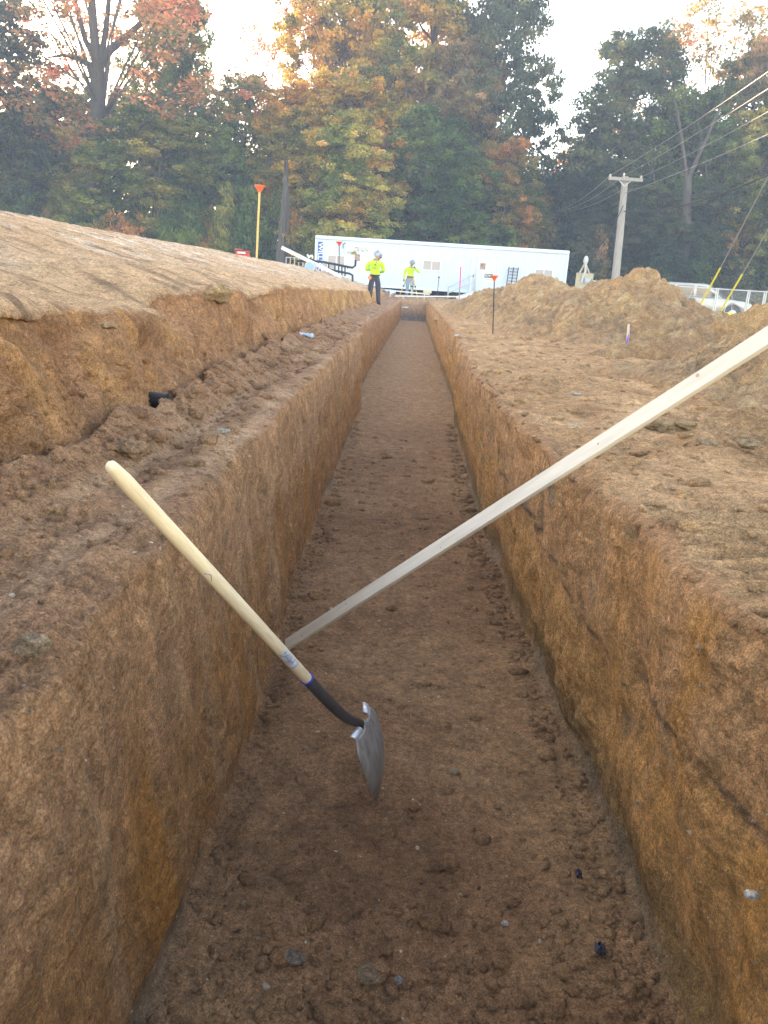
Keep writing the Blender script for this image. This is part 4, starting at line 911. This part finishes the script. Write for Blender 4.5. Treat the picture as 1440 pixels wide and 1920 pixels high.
# temporary power board with braced post
YB2 = 39.5; p = at(1096, 520, YB2); e = empty('power_board', (p[0], YB2, 1.0), label='plywood temporary power board with braced post and blue box behind the soil ridge', cat='power board'); rr0 = Vector((p[0], YB2, 1.0)); rl = lambda px, py, dy=0.0: Vector(at(px, py, YB2+dy))-rr0
LUM = mat('weathered_lumber', (.42, .38, .29), .8, noise=.15, nscale=6)
c0, c1 = rl(1081, 511), rl(1111, 530); MB().box(((c0.x+c1.x)/2, 0, (c0.z+c1.z)/2-.3), (c1.x-c0.x, .04, c0.z-c1.z+.6)).build('panel', mat('plywood', (.47, .42, .30), .8, noise=.2, nscale=4), e)
MB().bar(rl(1097, 560, .05), rl(1098, 489, .05), .1).build('post', LUM, e)
for px in (1086, 1105): MB().bar(rl(px, 513, -.04), rl(1097.5, 492, -.04), .07).build('brace', LUM, e)
MB().ball(rl(1098.5, 488, -.06), .15, 8, (.8, .8, 1.4)).build('weatherhead', mat('grey_fitting', (.5, .5, .48), .5), e, smooth=True)
MB().tube([rl(1098, 492, -.1), rl(1098, 508, -.1), rl(1093, 518, -.1), rl(1090, 530, -.1)], .05, 8).build('conduit', mat('conduit_grey', (.45, .46, .45), .5), e, smooth=True)
MB().box(tuple(rl(1102, 526, -.09)), (.3, .1, .2)).build('breaker_box', mat('box_blue', (.30, .42, .55), .5), e, bevel=.01)
wire(at(1099, 486, YB2), at(1169, 385, YPO-.35), .45, .022, CAB, 'twisted service cable from the pole down to the power board', 'service_cable')
# ------------------------------------------------------------------ trees
def leaf_mat(name, cols, sc=.35, dark=.5):
    m = bpy.data.materials.new(name); m.use_nodes = True; nt = m.node_tree; N = nt.nodes; L = nt.links
    for n_ in list(N): N.remove(n_)
    out = N.new('ShaderNodeOutputMaterial'); at_ = N.new('ShaderNodeAttribute'); at_.attribute_name = 'soil'
    g = N.new('ShaderNodeNewGeometry'); nz = N.new('ShaderNodeTexNoise'); nz.inputs['Scale'].default_value = sc; nz.inputs['Detail'].default_value = 3; L.new(g.outputs['Position'], nz.inputs[0])
    sp = N.new('ShaderNodeSeparateColor'); L.new(at_.outputs['Color'], sp.inputs[0])
    a = N.new('ShaderNodeMath'); a.operation = 'MULTIPLY_ADD'; L.new(sp.outputs[0], a.inputs[0]); a.inputs[1].default_value = .42; 
    mr = N.new('ShaderNodeMapRange'); mr.inputs[1].default_value = .34; mr.inputs[2].default_value = .66; mr.inputs[3].default_value = -.22; mr.inputs[4].default_value = .80; L.new(nz.outputs[0], mr.inputs[0]); L.new(mr.outputs[0], a.inputs[2])
    rp = N.new('ShaderNodeValToRGB'); L.new(a.outputs[0], rp.inputs[0]); el = rp.color_ramp.elements
    while len(el) < len(cols): el.new(.5)
    for i, c in enumerate(cols): el[i].position = i/(len(cols)-1); el[i].color = (*c, 1)
    gm = N.new('ShaderNodeMapRange'); gm.inputs[3].default_value = .55; gm.inputs[4].default_value = 1.75; L.new(sp.outputs[0], gm.inputs[0])
    sv = N.new('ShaderNodeVectorMath'); sv.operation = 'SCALE'; L.new(rp.outputs[0], sv.inputs[0]); L.new(gm.outputs[0], sv.inputs['Scale'])
    d = N.new('ShaderNodeBsdfDiffuse'); t = N.new('ShaderNodeBsdfTranslucent'); mx = N.new('ShaderNodeMixShader'); mx.inputs[0].default_value = .45
    L.new(sv.outputs[0], d.inputs[0]); L.new(sv.outputs[0], t.inputs[0]); L.new(d.outputs[0], mx.inputs[1]); L.new(t.outputs[0], mx.inputs[2]); L.new(mx.outputs[0], out.inputs[0])
    return m
LM = dict(
    dgreen=leaf_mat('leaf_dark_green', [(0.050, 0.091, 0.040), (0.088, 0.149, 0.052), (0.166, 0.213, 0.057)]),
    blue=leaf_mat('leaf_shadow_green', [(0.039, 0.070, 0.046), (0.061, 0.096, 0.057), (0.110, 0.117, 0.057)]),
    olive=leaf_mat('leaf_olive', [(0.088, 0.139, 0.046), (0.199, 0.213, 0.057), (0.353, 0.277, 0.069)]),
    yellow=leaf_mat('leaf_yellow_green', [(0.177, 0.235, 0.046), (0.375, 0.362, 0.069), (0.530, 0.384, 0.081)]),
    gold=leaf_mat('leaf_gold', [(0.132, 0.181, 0.046), (0.397, 0.288, 0.057), (0.574, 0.298, 0.057)]),
    rust=leaf_mat('leaf_rust', [(0.088, 0.128, 0.046), (0.221, 0.181, 0.057), (0.464, 0.213, 0.081)]),
    red=leaf_mat('leaf_red', [(0.121, 0.139, 0.057), (0.375, 0.203, 0.092), (0.640, 0.213, 0.138)]),
    maple=leaf_mat('leaf_maple', [(0.166, 0.235, 0.057), (0.464, 0.362, 0.092), (0.640, 0.341, 0.161)], sc=.28),
    brown=leaf_mat('leaf_brown', [(0.088, 0.117, 0.052), (0.199, 0.160, 0.069), (0.353, 0.203, 0.103)]),
    bright=leaf_mat('leaf_bright_yellow', [(0.773, 0.448, 0.057), (0.782, 0.512, 0.046), (0.782, 0.384, 0.034)]))
BARK = mat('bark', (.12, .105, .09), .9, noise=.45, nscale=5, stretch=(3, 3, .5), bump=.02)
BARKP = mat('pale_bark', (.10, .09, .08), .9, noise=.5, nscale=5, stretch=(3, 3, .35), bump=.03)
def leaves(centres, radii, per, size, seed, droop=.15, flat=.6):
    r = np.random.default_rng(seed); n = len(centres)*per
    c = np.repeat(centres, per, 0); rad = np.repeat(radii, per)
    v = r.normal(size=(n, 3)); v /= np.linalg.norm(v, axis=1)[:, None]; v *= (r.random(n)**.45)[:, None]
    v[:, 2] *= flat; p = c+v*rad[:, None]; p[:, 2] -= droop*np.linalg.norm(v[:, :2], axis=1)*rad
    nrm = r.normal(size=(n, 3))+v*.9+np.array([0, 0, .5]); nrm /= np.linalg.norm(nrm, axis=1)[:, None]
    a = np.cross(nrm, r.normal(size=(n, 3))); a /= np.linalg.norm(a, axis=1)[:, None]+1e-9; b = np.cross(nrm, a)
    s = size*r.uniform(.6, 1.4, n)[:, None]
    V = np.stack([p-a*s*.5, p+b*s*.36+nrm*s*.08, p+a*s*.5, p-b*s*.36+nrm*s*.08], 1).reshape(-1, 3)
    tint = np.repeat(np.clip(np.repeat(r.random(len(centres)), per)*.7+r.random(n)*.3, 0, 1), 4)
    return V, np.arange(n*4).reshape(n, 4), np.stack([tint]*3, 1)
def make_tree(kind, seed):
    """unit tree: 20 m tall, crown radius about 5 m"""
    r = random.Random(seed); nr = np.random.default_rng(seed)
    tb = MB(); cs = []; cr = []
    K = dict(full=dict(base=2.0, nl=46, lobe=1.9, per=70, cl=19, size=.23, top=20, wid=5.2, sh=.9), sparse=dict(base=7.5, nl=26, lobe=1.7, per=46, cl=11, size=.20, top=20, wid=5.6, sh=.8),
             tall=dict(base=2, nl=38, lobe=1.6, per=70, cl=17, size=.22, top=20, wid=3.9, sh=.7), skirt=dict(base=.6, nl=46, lobe=1.9, per=74, cl=18, size=.21, top=20, wid=5.6, sh=1.6))[kind]
    lean = (r.uniform(-.5, .5), r.uniform(-.5, .5)); tp = [(lean[0]*(z/20)**2*2+.12*math.sin(z*.7+seed), lean[1]*(z/20)**2*2, z) for z in np.linspace(-.5, 17.5 if kind != 'sparse' else 9.5, 10)]
    r_b = .40
    tb.tube(tp, list(np.linspace(r_b, 0.09 if kind != 'sparse' else .16, 10)), 10)
    for k in range(K['nl']):
        t = (k+.5)/K['nl']; z = K['base']+(K['top']-1.2-K['base'])*t**(.95 if kind != 'skirt' else 1.2)
        rel = (z-K['base'])/(K['top']-K['base'])
        if kind == 'skirt': env = K['wid']*(1-rel)**.75*(.75+.25*min(1, rel*6))+.5
        else: env = K['wid']*(math.sin(math.pi*min(1, (rel*.86+.14))**K['sh']))**.6*(1 if rel < .6 else 1.05-.3*(rel-.6))+.4
        a = k*2.399+r.uniform(-.5, .5); d = env*r.uniform(.35, .95)
        c = np.array([d*math.cos(a), d*math.sin(a), z+r.uniform(-.6, .6)])
        lr = K['lobe']*r.uniform(.75, 1.25)*(1.0 if rel < .85 else .7)
        z0 = max(K['base']*.6, z-d*r.uniform(.5, .95)); 
        if kind == 'sparse': z0 = min(z0, 9.4)
        i0 = np.array([np.interp(z0, [p[2] for p in tp], [p[0] for p in tp]), np.interp(z0, [p[2] for p in tp], [p[1] for p in tp]), z0])
        m1 = i0*.55+c*.45+np.array([r.uniform(-.4, .4), r.uniform(-.4, .4), -.15*d if kind != 'sparse' else .2])
        br = .12 if kind != 'sparse' else .085
        tb.tube([i0, m1, c], [br*(1.15-rel*.6), br*.55, .03], 6, cap=False)
        for q in range(K['cl']):
            v = nr.normal(size=3); v /= np.linalg.norm(v); v *= nr.random()**.35; v[2] *= .7; cc = c+v*lr
            cs.append(cc); cr.append(nr.uniform(.55, 1.15)*(.72 if kind != 'sparse' else .8))
            if q < 4: tb.tube([c, (c+cc)/2+np.array([0, 0, .1]), cc], [.035, .022, .008], 4, cap=False)
    V, Fq, T = leaves(np.array(cs), np.array(cr), K['per'], K['size'], seed, droop=.35 if kind == 'skirt' else .15)
    return tb, np_mesh('crown', V, Fq, False, T)
def make_shrub(seed):
    r = random.Random(seed); nr = np.random.default_rng(seed); tb = MB(); cs = []; cr = []
    for k in range(16):
        a = r.uniform(0, 6.28); d = r.uniform(0, 1.7); z = r.uniform(.5, 4.4)*(1-d*.2); c = np.array([d*math.cos(a), d*math.sin(a), z])
        tb.tube([(c[0]*.2, c[1]*.2, -.2), c*.5+np.array([0, 0, .2]), c], [.05, .03, .01], 5, cap=False)
        for q in range(11):
            v = nr.normal(size=3)*.45; cs.append(c+v); cr.append(nr.uniform(.3, .6))
    V, Fq, T = leaves(np.array(cs), np.array(cr), 34, .19, seed, droop=.2)
    return tb, np_mesh('foliage', V, Fq, False, T)
PROTO = {}
for kd, n in (('full', 3), ('tall', 2), ('sparse', 2), ('skirt', 2), ('shrub', 3)):
    for i in range(n):
        tb, cm = make_tree(kd, 11+i*17+len(kd)*3) if kd != 'shrub' else make_shrub(71+i*13)
        me = bpy.data.meshes.new('trunk'); me.from_pydata(tb.v, [], tb.f); me.polygons.foreach_set('use_smooth', [True]*len(me.polygons))
        me.materials.append(BARK); cm.materials.append(LM['dgreen']); PROTO[(kd, i)] = (me, cm)
def plant_tree(kind, var, x, y, z0, H, Wd, rz, leafm, label, name='tree', cat='tree', group=None, barkm=None):
    tm, cm = PROTO[(kind, var)]; h0, w0 = (20.0, 5.2) if kind != 'shrub' else (4.8, 2.2)
    e = empty(name, (x, y, z0), rz, label=label, cat=cat, group=group); e.scale = (Wd/w0, Wd/w0*.85, H/h0)
    for nm_, me, mm in (('trunk' if kind != 'shrub' else 'stems', tm, barkm or BARK), ('crown' if kind != 'shrub' else 'foliage', cm, leafm)):
        o = bpy.data.objects.new(nm_, me); COL.objects.link(o); o.parent = e; o.material_slots[0].link = 'OBJECT'; o.material_slots[0].material = mm
    return e
# photo column of the trunk, top row, half width (px), distance, kind, variant, palette, label
TREES = [
 (-25, -60, 110, 54, 'full', 0, 'blue', 'dark blue-green tree cut off by the left edge of the picture'),
 (60, 215, 110, 56, 'full', 1, 'olive', 'lower olive tree near the left edge, under the forked oak'),
 (185, -170, 215, 53, 'sparse', 0, 'red', 'tall forked oak with bare dark limbs and sparse red leaves at upper left'),
 (120, 150, 95, 60, 'tall', 0, 'dgreen', 'green tree behind the forked oak trunk at left'),
 (290, 190, 120, 52, 'full', 2, 'olive', 'mixed olive tree right of the forked oak'),
 (352, -60, 62, 58, 'tall', 1, 'dgreen', 'tall green tree at the left side of the open sky gap'),
 (300, -90, 70, 60, 'tall', 0, 'olive', 'tall olive tree behind the forked oak, left of the tall green one'),
 (450, 125, 75, 58, 'full', 0, 'olive', 'rounded grey-green tree with its top in the left sky gap'),
 (400, 210, 85, 53, 'full', 1, 'dgreen', 'dark green tree under the left sky gap'),
 (575, -90, 90, 60, 'sparse', 1, 'red', 'thin tall tree with pinkish red leaves right of the left sky gap'),
 (545, 150, 95, 56, 'full', 2, 'gold', 'yellow-brown tree behind the tall yellow rod'),
 (660, -110, 120, 59, 'full', 0, 'gold', 'very tall golden tree above the left half of the trailer'),
 (640, 130, 115, 54, 'full', 1, 'gold', 'golden-green tree in front of the very tall golden one'),
 (790, -130, 130, 60, 'full', 2, 'gold', 'second very tall golden tree above the middle of the trailer'),
 (730, 30, 105, 57, 'tall', 1, 'gold', 'tall gold-leaved tree between the two tallest crowns'),
 (925, -110, 105, 58, 'full', 1, 'blue', 'huge dark tree forming the left side of the central sky gap'),
 (860, 60, 100, 56, 'full', 0, 'brown', 'brownish tree left of the huge dark tree'),
 (800, 200, 110, 53, 'full', 2, 'dgreen', 'dark green tree in the hollow right of the drooping maple'),
 (655, 195, 108, 50, 'skirt', 0, 'maple', 'drooping maple with pale orange and green leaves just behind the trailer'),
 (870, 270, 100, 50.5, 'skirt', 1, 'dgreen', 'low dark green tree behind the middle of the trailer'),
 (945, 255, 78, 52, 'full', 1, 'rust', 'reddish-tinted tree above the right half of the trailer'),
 (1000, 330, 50, 56, 'tall', 0, 'rust', 'small reddish tree at the foot of the central sky gap'),
 (1062, 262, 34, 66, 'full', 0, 'bright', 'small bright sunlit yellow tree at the right side of the central sky gap'),
 (1040, 320, 70, 62, 'full', 2, 'blue', 'low dark tree behind the distant utility pole'),
 (1115, 270, 75, 55, 'full', 0, 'blue', 'dark shaded tree left of the utility pole'),
 (1175, 40, 112, 57, 'full', 1, 'blue', 'big round dark blue-green tree above the utility pole'),
 (1170, 300, 90, 52, 'full', 2, 'blue', 'low dark tree right behind the utility pole'),
 (1310, -20, 120, 59, 'sparse', 0, 'rust', 'tall thin tree with bare pale limbs and orange top at upper right'),
 (1290, 150, 105, 55, 'full', 0, 'dgreen', 'shaded green tree in front of the tall thin orange-topped tree'),
 (1400, 60, 100, 57, 'full', 1, 'brown', 'dark brown-green tree at the upper right edge'),
 (1430, 200, 95, 52, 'full', 2, 'olive', 'olive tree at the right edge of the picture'),
 (1340, 330, 95, 50, 'skirt', 0, 'blue', 'low shaded tree behind the silver vehicle'),
 (1240, 350, 85, 51, 'full', 1, 'blue', 'low dark tree between the utility pole and the silver vehicle'),
 (1530, 100, 130, 54, 'full', 0, 'dgreen', 'green tree just beyond the right edge of the picture'),
 (-330, 20, 150, 54, 'full', 0, 'dgreen', 'unseen green tree added beyond the left edge to block the low sun'),  # this tree and the next are unseen, added to block the low sun
 (-520, 40, 160, 54, 'full', 1, 'olive', 'unseen olive tree added farthest left to block the low sun'),
 (-160, 60, 140, 52, 'full', 2, 'olive', 'olive tree just beyond the left edge of the picture'),
]
rt = random.Random(3)
for px, top_, hw, y, kd, var, pal, lbl in TREES:
    p = at(px, 540, y); H = at(px, top_, y)[2]-.9; Wd = hw/1442*y*1.12
    # the trunk foot lies below the point the crown is seen at; undo the picture's roll
    x = p[0]+0.0
    cx = at(px, (top_+430)/2, y)[0]
    plant_tree(kd, var, cx, y, .9, H, Wd, rt.uniform(0, 6.28), LM[pal], lbl, group='autumn trees behind the site')
# young growth along the wood's edge
pals = ['olive', 'yellow', 'dgreen', 'brown', 'dgreen', 'olive', 'rust', 'gold']
names = {'olive': 'olive green', 'yellow': 'yellow-green', 'dgreen': 'dark green', 'brown': 'brown-leaved', 'rust': 'rust-tinted', 'gold': 'golden', 'blue': 'dark shaded'}
SHR = []
k = 0
for px in range(-60, 590, 40):
    for row in range(2):
        top_ = (395, 330)[row]+rt.uniform(-28, 28); SHR.append((px+rt.uniform(-14, 14)+row*20, top_, 34, (48, 50.5)[row], pals[(k*5+row*3) % 8])); k += 1
SHR += [(600, 418, 34, 48.5, 'brown'), (1085, 440, 34, 50, 'blue'), (1120, 405, 38, 51, 'brown'), (1205, 450, 40, 50, 'blue'), (1250, 430, 40, 49, 'dgreen'), (1330, 440, 42, 49, 'dgreen'), (1375, 400, 46, 49.5, 'rust'), (1420, 390, 46, 50, 'brown'), (1465, 430, 40, 49, 'olive'), (1390, 470, 36, 48, 'blue'), (1000, 425, 28, 52, 'olive'), (960, 400, 40, 50, 'dgreen')]
side = lambda px: 'at the far left' if px < 60 else 'on the left, under the forked oak' if px < 260 else 'left of the tall yellow rod' if px < 470 else 'between the yellow rod and the trailer' if px < 640 else 'above the trailer roof' if px < 1010 else 'near the utility pole' if px < 1230 else 'behind the silver vehicle' if px < 1400 else 'at the right edge'
for px, top_, hw, y, pal in SHR:
    z1 = at(px, top_, y)[2]; x = at(px, (top_+480)/2, y)[0]
    sh_ = plant_tree('shrub', rt.randrange(3), x, y, .95, max(2.2, z1-.9), hw/1442*y*1.25, rt.uniform(0, 6.28), LM[pal], '%s bush %s, %s' % (names[pal], side(px), 'in the front row' if y < 49.8 else 'standing behind the front bushes'), name='bush', cat='bush', group='%s bushes %s' % (names[pal], side(px)))
# dead snag with split bark, and bare trunks at right
a = Vector(at(527, 510, 47)); b = Vector(at(537, 325, 47)); e = empty('dead_tree', (a.x, 47, 1.0), label='broken dead trunk with split vertical bark strips right of the yellow rod', cat='tree'); r3 = Vector((a.x, 47, 1.0)); dd = b-a
V = []; n = 16; rows = 12
for i in range(rows):
    t = i/(rows-1); c = a+dd*t-r3
    for k in range(n):
        w = 2*math.pi*k/n; rad = (.36-.26*t)*(1+.22*math.sin(w*5+i*.25)+.12*rt.uniform(-1, 1)); V.append((c.x+rad*math.cos(w), c.y+rad*math.sin(w), c.z+(rt.uniform(-.5, 1.2) if i == rows-1 else 0)))
MB().add(V, [(i*n+k, i*n+(k+1) % n, (i+1)*n+(k+1) % n, (i+1)*n+k) for i in range(rows-1) for k in range(n)]).build('trunk', BARKP, e, smooth=True, angle=80)
for dx, l, t0 in ((.30, .55, .15), (.22, .9, .45), (-.26, .6, .2)):
    c = a+dd*t0-r3; tube_obj('bark_strip', [c+Vector((dx, -.1, 0)), c+Vector((dx*1.5, -.15, 1.0*l)), c+Vector((dx*1.1, -.1, 2.2*l))], [.05, .04, .02], BARKP, parent=e, n=6)
for (x0, y0, x1, y1, rad, yy), lb_ in zip(((1272, 560, 1290, 330, .36, 49.5), (1313, 545, 1334, 380, .22, 51), (1240, 560, 1243, 430, .15, 50)), ('thick pale trunk rising behind the left of the silver vehicle', 'leaning slimmer trunk right of the thick pale trunk', 'thin straight trunk left of the thick pale trunk')):
    a = Vector(at(x0, y0, yy)); b = Vector(at(x1, y1, yy)); e = empty('bare_tree', (a.x, yy, .8), label=lb_, cat='tree'); r3 = Vector((a.x, yy, .8))
    tube_obj('trunk', [a-r3-Vector((0, 0, .5)), (a+b)/2-r3+Vector((.1, 0, 0)), b-r3], [rad*1.15, rad, rad*.6], BARKP, parent=e, n=12)
    bb = b-r3
    for sgn in (-1, 1): tube_obj('limb', [bb-Vector((0, 0, .3)), bb+Vector((sgn*.7, 0, 2)), bb+Vector((sgn*1.5, .3, 4.5))], [rad*.35, rad*.25, .04], BARKP, parent=e, n=8)
# the forked oak's own big limbs
a = Vector(at(178, 330, 52.5)); e = empty('forked_oak', (a.x, 52.5, .9), label='thick dark forked trunk of the old oak at upper left', cat='tree'); r3 = Vector((a.x, 52.5, .9)); q_ = lambda px, py, dy=0.0: Vector(at(px, py, 52.5+dy))-r3
DBK = mat('dark_bark', (.075, .065, .06), .9, noise=.3, nscale=4, bump=.02)
tube_obj('trunk', [Vector((0, 0, -.5)), q_(176, 330), q_(184, 190), q_(182, 120)], [.62, .55, .46, .42], DBK, parent=e, n=12)
for pts_, rs_ in (([(182, 125), (176, 60), (172, 0), (165, -80)], [.36, .28, .24, .1]), ([(184, 128), (205, 95), (235, 70), (262, 45), (300, -30)], [.30, .24, .2, .15, .06]), ([(182, 120), (160, 75), (140, 0), (120, -70)], [.2, .17, .14, .05]), ([(186, 128), (198, 60), (204, 0), (215, -90)], [.22, .18, .15, .06]),
                  ([(176, 128), (150, 112), (120, 103), (90, 108)], [.18, .14, .1, .05]), ([(90, 90), (60, 65), (20, 55), (0, 30)][::-1], [.04, .07, .09, .1])):
    tube_obj('limb', [q_(*p_, dy=.4*math.sin(i*2.1)) for i, p_ in enumerate(pts_)], rs_, DBK, parent=e, n=8)
# deep wood far behind, seen only as a mass between the trunks
r = np.random.default_rng(99); cs = []; 
for k in range(2600):
    x = r.uniform(-60, 66); y = r.uniform(66, 76); gap = abs(x-at(1035, 300, 70)[0]) < 3.2 and True
    hmax = 14 if not gap else 8.0
    if x < -8 and abs(x-at(450, 80, 70)[0]) < 6: hmax = 11
    z = 1.0+r.random()**.8*hmax
    q = (x, y, z); 
    if abs(x-at(992, 440, 70)[0]) < 1.0 and abs(z-at(992, 440, 70)[2]) < 1.6: continue
    cs.append(q)
V, Fq, T = leaves(np.array(cs), r.uniform(1.0, 2.0, len(cs)), 34, .55, 4)
o = link('distant_wood', np_mesh('distant_wood', V, Fq, False, T), LM['blue']); tag(o, label='dark mass of deep woodland behind the first row of trees', kind='stuff')

# ------------------------------------------------------------------ hazy evening air
hz = MB().box((0, 45, 11), (190, 110, 30.6)).build('haze', None, None); tag(hz, label='thin bluish evening haze hanging between the camera and the trees', kind='stuff')
hm_ = bpy.data.materials.new('haze_air'); hm_.use_nodes = True; nt = hm_.node_tree
for n_ in list(nt.nodes):
    if n_.type != 'OUTPUT_MATERIAL': nt.nodes.remove(n_)
pv = nt.nodes.new('ShaderNodeVolumePrincipled'); pv.inputs['Color'].default_value = (.70, .82, 1.0, 1); pv.inputs['Density'].default_value = .0025; pv.inputs['Anisotropy'].default_value = .0
nt.links.new(pv.outputs[0], nt.nodes['Material Output'].inputs['Volume']); hz.data.materials.append(hm_)
